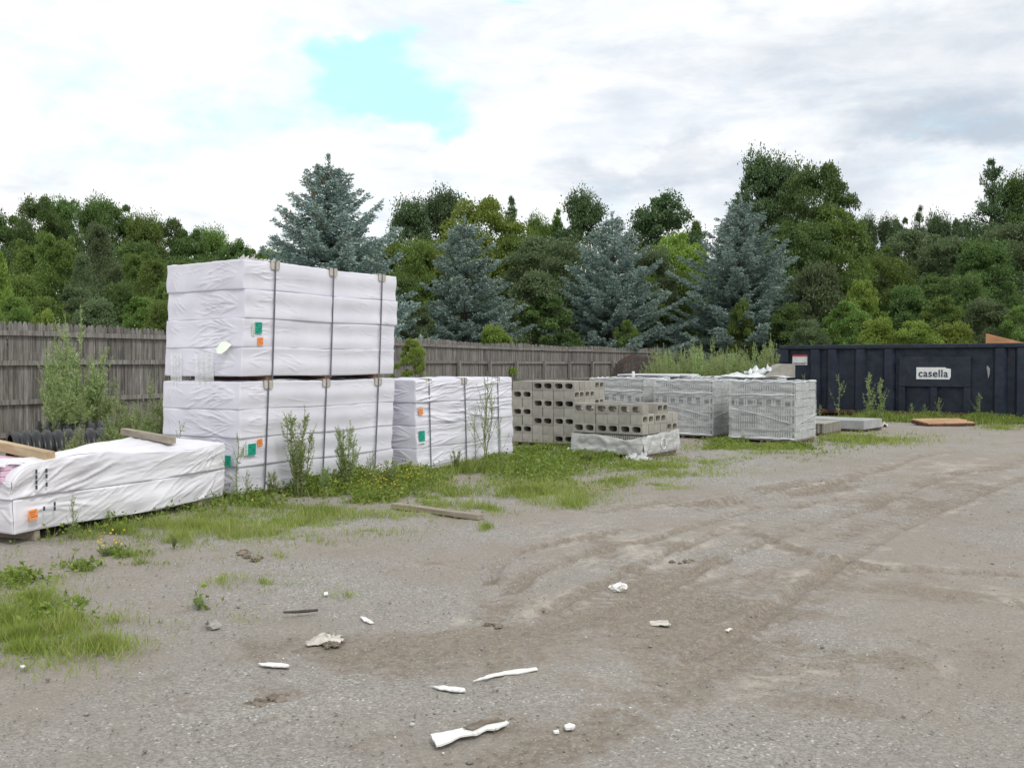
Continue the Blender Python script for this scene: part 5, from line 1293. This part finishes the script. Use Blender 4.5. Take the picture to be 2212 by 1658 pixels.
# the big feathery one by the fence and its neighbours
W_(2, 160, 950, 655, 'very tall feathery weed rising above the fence on the left', .62, d=15.2)
W_(2, 118, 950, 735, 'tall feathery weed left of the tallest one at the fence', .62, d=15.0)
W_(2, 205, 950, 745, 'tall feathery weed right of the tallest one at the fence', .8, d=15.4)
W_(2, 150, 950, 790, 'mid-height weed under the tallest one at the fence', 1.1, d=14.4)
for k, (u, vt, d, lm, lab) in enumerate(((270, 842, 12.6, 'leaf_pale', 'pale yellowish bushy weed standing behind the low bundle'), (245, 880, 12.2, 'leaf_pale', 'pale weed left of the yellowish bush behind the low bundle'), (300, 870, 12.0, 'leaf_pale', 'pale weed right of the yellowish bush behind the low bundle'),
        (338, 800, 13.0, 'leaf_weed', 'green bushy weed next to the tall stack, behind the low bundle'), (160, 905, 11.6, 'leaf_pale', 'pale weed in front of the black pipes'), (318, 850, 12.9, 'leaf_weed', 'lower green weed next to the tall stack'), (100, 900, 13.9, 'leaf_weed', 'green weed leaning over the black pipe'))):
    W_(2, u, 950, vt, lab, 1.0 if k else 1.15, lm, d=d)
# by the dumpster
DG = 'weeds standing in front of the dumpster'
for k, (i, u, vb, vt, lab) in enumerate(((1, 1816, 912, 806, 'narrow weed spire before the dumpster, leftmost of the tall ones'), (4, 1871, 910, 802, 'tall weed spire before the dumpster, left of a pair'), (4, 1896, 910, 814, 'tall weed spire before the dumpster, right of a pair'),
        (4, 2024, 910, 856, 'bushy weed below the white logo sign'), (4, 2114, 910, 846, 'bushy weed right of the timber panel'), (4, 1768, 915, 872, 'short weed just right of the wrapped pallet'), (4, 2000, 909, 870, 'short weed left of the bushy one under the logo sign'),
        (4, 1972, 909, 868, 'short weed before the middle of the dumpster'), (4, 2145, 912, 884, 'short weed at the right before the dumpster'), (4, 1945, 909, 884, 'low weed before the dumpster, right of the spires'), (1, 1742, 905, 806, 'weed tip peeking over the nearest wrapped pallet'))):
    W_(i, u, vb, vt, lab, 1.2 if i == 4 else 1.0, group=DG)
# goldenrod stand between fence end and dumpster
GR = 'weeds of the tall stand between fence and dumpster'
us = sorted(random.uniform(1425, 1685) for _ in range(58))
for k, u in enumerate(us):
    vt = random.uniform(738, 785); d = random.uniform(25.5, 33); n = k + 1
    sfx = 'th' if 10 < n % 100 < 14 else {1: 'st', 2: 'nd', 3: 'rd'}.get(n % 10, 'th')
    W_(random.choice((0, 2, 2)), u, 0, vt, 'green weed, %d%s from the left in the dense stand between fence end and dumpster' % (n, sfx), .85, random.choice(('leaf_weed', 'leaf_weed', 'leaf_pale')), GR, d)
for (u, vt, lab) in ((1468, 745, 'spire weed above the fence end, leftmost'), (1502, 728, 'tall spire weed in the stand, over the fence end'), (1545, 722, 'tallest spire weed in the stand before the spruce'), (1580, 752, 'thin spire weed in the middle of the stand'),
                     (1625, 735, 'thin spire weed before the spruce skirt'), (1660, 718, 'bushy spire weed right beside the dumpster'), (1672, 740, 'spire weed touching the dumpster corner')):
    W_(random.choice((0, 4)), u, 0, vt, lab, .5, 'leaf_weed', GR, 29)

# ------------------------------------------------------------------ trees
def crown_broad(seed, nb=46, leaf=.26, per=210, Rr=1.0, top=1.0, low=.18, shape=1.0, open_=.0):
    """crown around a unit-height tree; radius Rr*0.3ish"""
    g = np.random.default_rng(seed); parts = []; blobs = []
    for k in range(nb):
        h = low + (top - low - .06) * g.random() ** .8
        prof = math.sin(min(max((h - low) / (top - low), 0.02), .98) ** (.75 * shape) * PI) ** .6
        a = g.random() * 2 * PI; r = .30 * Rr * prof * g.random() ** .45
        blobs.append((r * math.cos(a), r * math.sin(a), h, (.035 + .085 * g.random() ** 1.6) * (1.2 - .4 * h)))
    V = []; n = per
    Cs = []; As = []
    for (x, y, z, r) in blobs:
        d = unit(g.normal(size=(n, 3))); d[:, 2] = np.abs(d[:, 2]) * .95 - .35 * (g.random(n) < .5); d = unit(d)
        rr = r * (0.55 + .6 * g.random(n) + .38 * g.random(n) * (g.random(n) > .72))
        c = np.array([x, y, z]) + d * rr[:, None] * np.array([1.25, 1.25, .8])
        Cs.append(c); As.append(unit(d * .5 + g.normal(size=(n, 3)) * np.array([1, 1, .55])))
    C = np.concatenate(Cs); A = np.concatenate(As)
    return C, A
def trunk_mesh(seed, H, r, nl=7, top=.8, spread=.2):
    rr = random.Random(seed); b = MB(); pts = [Vector((.012 * H * math.sin(k * 1.3 + seed), .012 * H * math.cos(k * 1.7 + seed), H * top * k / 8)) for k in range(9)]
    b.tube(pts, [r * (1 - .85 * k / 8) for k in range(9)], 8)
    for k in range(nl):
        t = rr.uniform(.25, .95); i = min(int(t * 8), 7); p = pts[i]; a = rr.uniform(0, 2 * PI); l = H * spread * rr.uniform(.6, 1.1)
        q = [p, p + Vector((math.cos(a) * l * .5, math.sin(a) * l * .5, l * .45)), p + Vector((math.cos(a) * l, math.sin(a) * l, l * .75))]
        b.tube(q, [r * .38 * (1.1 - t), r * .22 * (1.1 - t), r * .07], 5)
    return b.mesh('trunk', True)
def broad_variant(seed, H, leafsz, nb, per, Rr=1.0, low=.12, shape=1.0, trunk_r=.18):
    C, A = crown_broad(seed, nb, per=per, Rr=Rr, low=low, shape=shape)
    C = C * H; n = len(C); l = leafsz * rng.uniform(.6, 1.3, n)
    V, Fq, T = leaves(C, A, side(A), l, l * .36, None, .15)
    return trunk_mesh(seed, H, trunk_r), np_mesh('crown', V, Fq, {'tint': T}), H
def pine_variant(seed, H, Rr=.28, leafsz=.30, layers=18, low=.15, cone=1.0, dens=1.0):
    g = np.random.default_rng(seed); Cs = []; As = []; tr = MB()
    pts = [Vector((0.01 * H * math.sin(k), .01 * H * math.cos(k * 1.4), H * k / 8)) for k in range(9)]; tr.tube(pts, [.16 * (1 - .93 * k / 8) * H / 10 for k in range(9)], 7)
    for L in range(layers):
        t = L / (layers - 1); z = H * (low + (.97 - low) * t) + g.normal() * .12; rad = H * Rr * ((1 - t) ** (.7 * cone)) * (0.75 + .5 * g.random()) + .12
        for k in range(int(4 + 4 * (1 - t))):
            a = g.random() * 2 * PI; rr = rad * g.uniform(.55, 1.1); up_ = g.uniform(.1, .45)
            tip = np.array([math.cos(a) * rr, math.sin(a) * rr, z + rr * up_]); base_ = np.array([0, 0, z])
            tr.tube([tuple(base_), tuple((base_ + tip) / 2), tuple(tip)], [.03 * H / 10, .02 * H / 10, .01], 4)
            m_ = max(int(rr * 42 * dens), 14); s = g.random(m_) ** .55
            c = base_ + (tip - base_) * s[:, None] + g.normal(size=(m_, 3)) * (.10 + .13 * rr * .4) * np.array([1, 1, .55])
            d = unit(np.array([math.cos(a), math.sin(a), .9]) + g.normal(size=(m_, 3)) * .8); Cs.append(c); As.append(d)
    C = np.concatenate(Cs); A = np.concatenate(As); C = np.repeat(C, 4, 0) + rng.normal(size=(len(C) * 4, 3)) * .07; A = unit(np.repeat(A, 4, 0) + rng.normal(size=(len(C), 3)) * .55)
    n = len(C); l = leafsz * rng.uniform(.6, 1.2, n); V, Fq, T = leaves(C, A, side(A), l, l * .13, None, 0, .5)
    return tr.mesh('trunk', True), np_mesh('crown', V, Fq, {'tint': T}), H
def spruce_variant(seed, H, Rb, layers=26, dens=1.0, gap=.0, cones=False):
    g = np.random.default_rng(seed); tr = MB(); Cs = []; As = []; Ls = []; Kn = []
    tr.tube([(0, 0, H * k / 8) for k in range(9)], [.19 * (1 - .95 * k / 8) for k in range(9)], 8)
    for L in range(layers):
        t = (L + g.uniform(-.3, .3)) / layers; t = min(max(t, 0), 1); z0 = H * (.04 + .93 * t); rad = Rb * (1 - t) ** .78 * (.85 + .25 * math.sin(L * 2.1 + seed)) + .10
        nbr = int(6 + 8 * (1 - t))
        a0 = g.random() * 6
        for k in range(nbr):
            if g.random() < gap: continue
            a = a0 + 2 * PI * k / nbr + g.uniform(-.25, .25); r = rad * g.uniform(.72, 1.15)
            z = z0 + g.uniform(-.12, .12); up = .25 + .5 * t - .35 * (1 - t)      # low branches droop, upper rise
            def pt(s): return np.array([math.cos(a) * r * s, math.sin(a) * r * s, z + r * (up * s - .25 * s * (1 - s) + (.14 * s ** 3))])
            tr.tube([tuple(pt(s)) for s in (0, .35, .7, .97)], [.035 * (1 - t) + .012, .024 * (1 - t) + .008, .012, .004], 4)
            # side twigs in a flat spray
            nt = max(int(r * 15 * dens), 7)
            for q in range(nt):
                s = .22 + .78 * (q + g.random()) / nt; p = pt(s); sgn = 1 if q % 2 else -1; tl = (.12 + .42 * r / 2.6 * (1.15 - s)) * g.uniform(.7, 1.2)
                da = a + sgn * g.uniform(.5, 1.15); dirv = np.array([math.cos(da), math.sin(da), g.uniform(-.28, .12)])
                m_ = max(int(tl * 170), 16); ss = g.random(m_)[:, None]
                c = p + dirv * ss * tl + g.normal(size=(m_, 3)) * .022
                d = unit(dirv * 1.0 + g.normal(size=(m_, 3)) * .55 + np.array([0, 0, .28])); Cs.append(c); As.append(d); Ls.append(np.full(m_, .085))
            if cones and t > .58 and g.random() < .55:
                for _ in range(3): Kn.append(pt(g.uniform(.7, 1.0)) + g.normal(size=3) * .06)
    Cs.append(np.stack([g.normal(size=60) * .03, g.normal(size=60) * .03, H * (.95 + .06 * g.random(60))], -1)); As.append(unit(np.stack([g.normal(size=60) * .5, g.normal(size=60) * .5, np.ones(60)], -1))); Ls.append(np.full(60, .1))
    C = np.concatenate(Cs); A = np.concatenate(As); l = np.concatenate(Ls) * rng.uniform(.75, 1.3, len(C)); V, Fq, T = leaves(C, A, side(A), l, l * .19, None, 0, .5)
    print('spruce', seed, len(C))
    cm = None
    if Kn:
        K = np.array(Kn); K = np.repeat(K, 3, 0) + rng.normal(size=(len(K) * 3, 3)) * .03; Ak = unit(np.array([0, 0, -1.0]) + rng.normal(size=K.shape) * .25); Vk, Fk, Tk = leaves(K, Ak, side(Ak), .13, .026, None, 0, .5); cm = np_mesh('cones', Vk, Fk, {'tint': Tk})
    return tr.mesh('trunk', True), np_mesh('crown', V, Fq, {'tint': T}), H, cm
VAR = {
 'b0': broad_variant(1, 10, .15, 110, 440, 1.25), 'b1': broad_variant(2, 10, .15, 120, 420, 1.45, .08), 'b2': broad_variant(3, 10, .145, 105, 440, 1.1, .12, .9), 'b3': broad_variant(4, 10, .16, 120, 420, 1.6, .05, 1.1),
 't0': broad_variant(5, 10, .15, 52, 360, .7, .30, .8, .07), 't1': broad_variant(6, 10, .15, 46, 340, .6, .42, .7, .06),
 's0': broad_variant(7, 4, .095, 66, 480, 1.6, .02, .8, .04), 's1': broad_variant(8, 4, .09, 66, 480, 1.9, .02, .7, .04),
 'p0': pine_variant(11, 12, .24, .3, 34), 'p1': pine_variant(12, 12, .28, .3, 34, .12, .8), 'p2': pine_variant(13, 12, .24, .28, 36, .1, .95), 'p3': pine_variant(14, 12, .22, .26, 26, .3, .8, .6),
}
def tree(kind, u, vt, d, wpx, mat, name, label, group, trunk='bark', cat='tree'):
    if kind[0] == 'b': wpx *= 1.3
    if kind[0] == 'p': wpx *= 1.35
    tm, cm, H = VAR[kind][:3]; h = at(u, vt, d).z; s = h / (H * .98)
    e = empty(name, ((u - W0 / 2) / F * d, d, -.05), random.uniform(0, 6), label, cat, group)
    co = cm.get('rad')
    if co is None:
        a = np.zeros(len(cm.vertices) * 3, np.float32); cm.vertices.foreach_get('co', a); a = a.reshape(-1, 3); co = float(np.percentile(np.hypot(a[:, 0], a[:, 1]), 96)); cm['rad'] = co
    sx = (wpx / 2 * d / F) / co; e.scale = (sx, sx, s)
    for ch, mm in ((link('trunk', tm, None, e), trunk), (link('crown', cm, None, e), mat)):
        if not ch.data.materials: ch.data.materials.append(M[mm])
        ch.material_slots[0].link = 'OBJECT'; ch.material_slots[0].material = M[mm]
    return e
SP = [spruce_variant(21, 8.1, 2.9, 30, 1.15, .03, True), spruce_variant(22, 7.5, 2.3, 25, 1.1, .10), spruce_variant(23, 9, 3.1, 27, 1.0, .05), spruce_variant(24, 10, 3.6, 33, 1.0, .04)]
def spruce(i, u, vt, d, wpx, label):
    tm, cm, H, kn = SP[i]; h = at(u, vt, d).z
    e = empty('blue_spruce', ((u - W0 / 2) / F * d, d, -.05), 0.4 * i, label, 'spruce', 'blue spruces planted along the back of the fence')
    a = np.zeros(len(cm.vertices) * 3, np.float32); cm.vertices.foreach_get('co', a); a = a.reshape(-1, 3); co = float(np.percentile(np.hypot(a[:, 0], a[:, 1]), 99.3))
    s = h / (H * 1.02); sx = (wpx / 2 * d / F) / co; e.scale = (sx, sx, s)
    link('trunk', tm, M['bark'], e); link('crown', cm, M['leaf_spruce'], e)
    if kn: tag(link('cones', kn, M['cone'], e), kind='stuff')
spruce(0, 712, 326, 32.5, 500, 'tallest blue spruce with brown cones near its tip, behind the tall white stack')
spruce(1, 1003, 462, 40.0, 335, 'blue spruce behind the fence above the lone white bundle')
spruce(2, 1322, 452, 49.5, 355, 'blue spruce behind the fence above the block piles, in the middle of the row')
spruce(3, 1598, 416, 50.0, 415, 'broad blue spruce left of the dumpster, rightmost of the row')
FG = 'trees of the wood behind the yard'
T_ = tree
# left wood
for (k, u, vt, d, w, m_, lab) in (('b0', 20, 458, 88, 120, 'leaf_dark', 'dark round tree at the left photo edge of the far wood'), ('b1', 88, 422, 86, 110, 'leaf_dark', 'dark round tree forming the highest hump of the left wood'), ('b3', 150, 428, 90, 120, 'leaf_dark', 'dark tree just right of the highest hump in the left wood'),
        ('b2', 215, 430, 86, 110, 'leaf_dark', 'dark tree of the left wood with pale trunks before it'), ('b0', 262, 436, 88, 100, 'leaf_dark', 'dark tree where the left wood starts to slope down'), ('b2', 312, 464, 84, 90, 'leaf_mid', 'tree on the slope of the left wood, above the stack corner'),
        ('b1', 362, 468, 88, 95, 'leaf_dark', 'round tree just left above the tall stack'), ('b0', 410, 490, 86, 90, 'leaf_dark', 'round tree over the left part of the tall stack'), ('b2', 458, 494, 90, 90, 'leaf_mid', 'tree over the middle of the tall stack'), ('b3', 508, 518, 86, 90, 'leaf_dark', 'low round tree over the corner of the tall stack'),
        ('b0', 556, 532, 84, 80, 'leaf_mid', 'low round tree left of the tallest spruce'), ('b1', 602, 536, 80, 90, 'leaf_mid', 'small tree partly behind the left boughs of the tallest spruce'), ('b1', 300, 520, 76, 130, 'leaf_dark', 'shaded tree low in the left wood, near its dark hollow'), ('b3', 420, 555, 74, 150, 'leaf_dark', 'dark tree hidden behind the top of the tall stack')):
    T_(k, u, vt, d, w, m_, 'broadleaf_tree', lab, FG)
for (k, u, vt, d, w, m_, lab) in (('t0', 60, 512, 62, 90, 'leaf_mid', 'slender lighter tree in front of the left wood, leftmost'), ('t1', 105, 500, 60, 70, 'leaf_mid', 'slender lighter tree, second from the left before the left wood'), ('t0', 145, 505, 60, 80, 'leaf_mid', 'slender lighter tree, third from the left before the left wood'),
        ('t1', 180, 545, 58, 60, 'leaf_olive', 'slim tree with whitish trunk in the middle of the left wood'), ('t0', 250, 560, 62, 80, 'leaf_olive', 'slim dull green tree with thin trunk in the left wood'), ('t1', 292, 545, 60, 70, 'leaf_mid', 'slim tree right of the dark hollow in the left wood'),
        ('t0', 330, 540, 58, 90, 'leaf_mid', 'slim bright tree close to the tall stack in the left wood'), ('t1', 215, 480, 70, 80, 'leaf_olive', 'tall airy tree with sky showing through its crown')):
    T_(k, u, vt, d, w, m_, 'slender_tree', lab, FG, 'birch')
for (k, u, vt, d, w, m_, lab) in (('s0', -12, 530, 38, 90, 'leaf_light', 'bright green tree cut off by the left photo edge'), ('s1', 30, 640, 34, 120, 'leaf_mid', 'shrub behind the fence at the far left'), ('s0', 95, 672, 26, 90, 'leaf_light', 'bright yellow green bush peeking over the left fence'), ('s1', 110, 640, 36, 150, 'leaf_mid', 'shrub behind the bright bush on the left'),
        ('s0', 205, 650, 34, 140, 'leaf_olive', 'olive shrub behind the fence between the bright bush and the stack'), ('s1', 300, 640, 36, 150, 'leaf_mid', 'mid green shrub over the fence close to the tall stack'), ('s0', 350, 655, 32, 110, 'leaf_mid', 'low green shrub touching the tall stack over the fence'), ('s1', 160, 620, 46, 150, 'leaf_olive', 'shrub low under the pale trunks of the left wood'), ('s0', 260, 615, 46, 130, 'leaf_dark', 'dark shrub in the hollow of the left wood'),
        ('s0', 40, 600, 44, 130, 'leaf_mid', 'shrub rising at the left under the slender trees'), ('s1', 370, 610, 44, 120, 'leaf_mid', 'shrub behind the left end of the tall stack')):
    T_(k, u, vt, d, w, m_, 'shrub', lab, 'shrubs behind the fence', cat='shrub')
# centre
for (k, u, vt, d, w, m_, nm, lab) in (('b2', 890, 430, 66, 100, 'leaf_pine', 'pine_tree', 'dark pine right beside the tallest spruce'), ('b2', 958, 412, 70, 120, 'leaf_pine', 'pine_tree', 'dark pine top behind the second spruce'), ('b1', 1045, 428, 62, 190, 'leaf_light', 'broadleaf_tree', 'bright yellow green maple behind the second spruce'),
        ('b0', 975, 500, 58, 150, 'leaf_light', 'broadleaf_tree', 'lower bright maple left of the second spruce tip'), ('b2', 905, 520, 56, 110, 'leaf_mid', 'broadleaf_tree', 'mid green tree between the two leftmost spruces'), ('p2', 1104, 428, 72, 56, 'leaf_pine', 'pine_tree', 'small pointed pine top right of the bright maple'), ('b2', 1160, 466, 72, 70, 'leaf_mid', 'pine_tree', 'light green conifer row, left one between the spruces'),
        ('p0', 1204, 455, 74, 60, 'leaf_mid', 'pine_tree', 'light green conifer just left of the dark rounded pine'), ('b2', 1258, 416, 72, 120, 'leaf_pine', 'pine_tree', 'dark rounded pine left of the middle spruce tip'), ('b0', 1424, 416, 68, 150, 'leaf_pine', 'pine_tree', 'dark dense pine right of the middle spruce tip'), ('p1', 1500, 472, 72, 70, 'leaf_mid', 'pine_tree', 'small pointed conifer left of the rightmost spruce'),
        ('b3', 1130, 500, 60, 150, 'leaf_mid', 'broadleaf_tree', 'mid green tree right below the small pine top'), ('b1', 1190, 505, 54, 210, 'leaf_olive', 'broadleaf_tree', 'wide olive green tree between second and middle spruce'), ('b0', 1468, 498, 58, 130, 'leaf_light', 'broadleaf_tree', 'bright yellow green tree between middle and right spruce'), ('b2', 1405, 535, 54, 120, 'leaf_olive', 'broadleaf_tree', 'dull olive tree below the dark dense pine'),
        ('b1', 830, 520, 60, 140, 'leaf_mid', 'broadleaf_tree', 'mid green tree behind the right boughs of the tallest spruce'), ('b0', 660, 560, 60, 140, 'leaf_dark', 'broadleaf_tree', 'dark tree behind the left boughs of the tallest spruce')):
    T_(k, u, vt, d, w, m_, nm, lab, FG)
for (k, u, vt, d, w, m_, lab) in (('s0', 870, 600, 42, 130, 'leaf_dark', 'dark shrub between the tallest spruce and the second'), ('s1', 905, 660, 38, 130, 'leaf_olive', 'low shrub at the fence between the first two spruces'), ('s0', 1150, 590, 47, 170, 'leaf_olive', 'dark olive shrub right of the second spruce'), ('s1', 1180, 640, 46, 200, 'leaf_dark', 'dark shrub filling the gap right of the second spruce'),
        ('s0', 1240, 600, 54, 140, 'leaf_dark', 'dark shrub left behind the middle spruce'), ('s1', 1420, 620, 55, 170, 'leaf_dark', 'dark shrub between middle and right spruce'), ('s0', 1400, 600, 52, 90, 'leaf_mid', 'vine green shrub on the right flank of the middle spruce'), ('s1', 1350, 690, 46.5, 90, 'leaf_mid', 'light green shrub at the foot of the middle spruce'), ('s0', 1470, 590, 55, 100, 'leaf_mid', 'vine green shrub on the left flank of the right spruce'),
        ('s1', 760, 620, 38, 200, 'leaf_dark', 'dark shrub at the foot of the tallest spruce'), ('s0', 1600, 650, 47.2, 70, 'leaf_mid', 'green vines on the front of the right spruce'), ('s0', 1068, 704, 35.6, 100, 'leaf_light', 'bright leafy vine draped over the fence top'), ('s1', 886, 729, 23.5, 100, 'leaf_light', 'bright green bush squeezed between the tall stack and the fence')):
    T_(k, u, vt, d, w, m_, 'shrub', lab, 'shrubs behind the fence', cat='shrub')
# right
for (k, u, vt, d, w, m_, nm, lab) in (('b2', 1645, 332, 64, 130, 'leaf_pine', 'pine_tree', 'tall dark pine, highest on the right side'), ('p3', 1602, 400, 62, 90, 'leaf_pine', 'pine_tree', 'ragged pine with open branches left of the tall dark pine'), ('b2', 1695, 350, 64, 100, 'leaf_pine', 'pine_tree', 'tall dark pine squeezed beside the big broad tree'), ('b1', 1762, 352, 60, 165, 'leaf_dark', 'broadleaf_tree', 'big broad green tree right of the tall pines'),
        ('b0', 1800, 440, 58, 120, 'leaf_mid', 'broadleaf_tree', 'right shoulder of foliage below the big broad tree'), ('b3', 1720, 480, 57, 170, 'leaf_dark', 'broadleaf_tree', 'dark tree under the big broad one'), ('b2', 1872, 468, 100, 60, 'leaf_pine', 'pine_tree', 'small far pine right of the big broad tree, first of the far row'), ('b2', 1912, 472, 100, 60, 'leaf_pine', 'pine_tree', 'small far pine, second of the far row'),
        ('b0', 1945, 465, 98, 66, 'leaf_pine', 'pine_tree', 'small far pine, third of the far row'), ('p3', 1985, 448, 96, 60, 'leaf_olive', 'pine_tree', 'sparse thin tree top sticking out of the far row'), ('b2', 2022, 462, 98, 70, 'leaf_pine', 'pine_tree', 'far pine right of the sparse tree top'), ('b1', 2068, 468, 98, 66, 'leaf_pine', 'pine_tree', 'far pine left of the tall pointed one'),
        ('b1', 1985, 495, 76, 190, 'leaf_olive', 'broadleaf_tree', 'wide dull green tree in the middle of the right wood'), ('b3', 2060, 510, 72, 150, 'leaf_olive', 'broadleaf_tree', 'dull green tree right of the wide one'), ('b0', 1900, 530, 70, 130, 'leaf_mid', 'broadleaf_tree', 'mid green tree left of the wide dull one'), ('p3', 2138, 348, 66, 100, 'leaf_pine', 'pine_tree', 'tall pointed pine near the right photo edge'),
        ('b2', 2195, 378, 66, 110, 'leaf_dark', 'pine_tree', 'dense tall tree at the right photo edge'), ('b1', 2180, 480, 60, 170, 'leaf_olive', 'broadleaf_tree', 'dark tree under the tall ones at the right photo edge'), ('b2', 2120, 520, 58, 130, 'leaf_dark', 'broadleaf_tree', 'shaded tree below the tall pointed pine'), ('b0', 2040, 590, 54, 150, 'leaf_dark', 'broadleaf_tree', 'dark low tree above the middle of the dumpster')):
    T_(k, u, vt, d, w, m_, nm, lab, FG)
for (k, u, vt, d, w, m_, lab) in (('s0', 1760, 575, 47, 160, 'leaf_olive', 'tall olive shrub right of the rightmost spruce'), ('s1', 1868, 604, 46, 130, 'leaf_light', 'light green shrub with pointed shoots above the dumpster'), ('s0', 1955, 620, 46, 140, 'leaf_dark', 'dark shrub right of the light green one'), ('s1', 1820, 650, 42, 150, 'leaf_mid', 'olive shrub just above the left part of the dumpster'), ('s0', 2135, 650, 42, 150, 'leaf_olive', 'round olive shrub near the plywood corner'),
        ('s1', 2030, 640, 44, 150, 'leaf_mid', 'mid green shrub above the logo sign'), ('s0', 1900, 690, 39, 130, 'leaf_light', 'low green shrub right above the dumpster rim'), ('s1', 1975, 692, 38, 150, 'leaf_light', 'low green bank of brush above the dumpster rim'), ('s0', 2055, 700, 38, 140, 'leaf_light', 'low yellowish brush left of the plywood corner'), ('s1', 2200, 660, 40, 120, 'leaf_mid', 'shrub at the right photo edge above the dumpster'),
        ('s0', 1700, 660, 46, 120, 'leaf_dark', 'dark shrub behind the left end of the dumpster'), ('s1', 1740, 690, 41, 120, 'leaf_olive', 'low shrub behind the left end of the dumpster rim'), ('s0', 2090, 600, 50, 130, 'leaf_dark', 'shaded shrub between the dark tree and the round one')):
    T_(k, u, vt, d, w, m_, 'shrub', lab, 'shrubs behind the dumpster', cat='shrub')
# undergrowth that closes the wood
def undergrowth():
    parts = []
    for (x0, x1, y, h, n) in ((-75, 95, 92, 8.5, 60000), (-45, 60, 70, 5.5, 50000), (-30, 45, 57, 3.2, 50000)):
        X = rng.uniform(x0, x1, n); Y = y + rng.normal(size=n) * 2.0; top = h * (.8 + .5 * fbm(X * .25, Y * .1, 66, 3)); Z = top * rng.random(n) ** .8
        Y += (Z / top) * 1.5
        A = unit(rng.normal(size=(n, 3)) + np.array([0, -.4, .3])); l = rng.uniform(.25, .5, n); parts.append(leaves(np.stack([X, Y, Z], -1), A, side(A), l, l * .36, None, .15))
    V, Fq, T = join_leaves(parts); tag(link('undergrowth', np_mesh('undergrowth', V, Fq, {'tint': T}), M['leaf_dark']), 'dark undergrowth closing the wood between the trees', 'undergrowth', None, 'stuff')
undergrowth()
def hill():
    xs = np.linspace(-220, 260, 97); ys = np.linspace(100, 260, 41); X, Y = np.meshgrid(xs, ys)
    Z = 6.5 * np.clip((Y - 100) / 60, 0, 1) ** .7 + 1.5 * fbm(X * .05, Y * .05, 9, 3); Z[0] = -1
    idx = np.arange(X.size).reshape(X.shape); Fq = np.stack([idx[:-1, :-1], idx[:-1, 1:], idx[1:, 1:], idx[1:, :-1]], -1).reshape(-1, 4)
    tag(link('hill', np_mesh('hill', np.stack([X, Y, Z], -1).reshape(-1, 3), Fq, None, True), simple('wooded_hill', (.02, .04, .012), (.045, .07, .022), .4, .95, .8, 1.5, .5)), kind='structure')
hill()
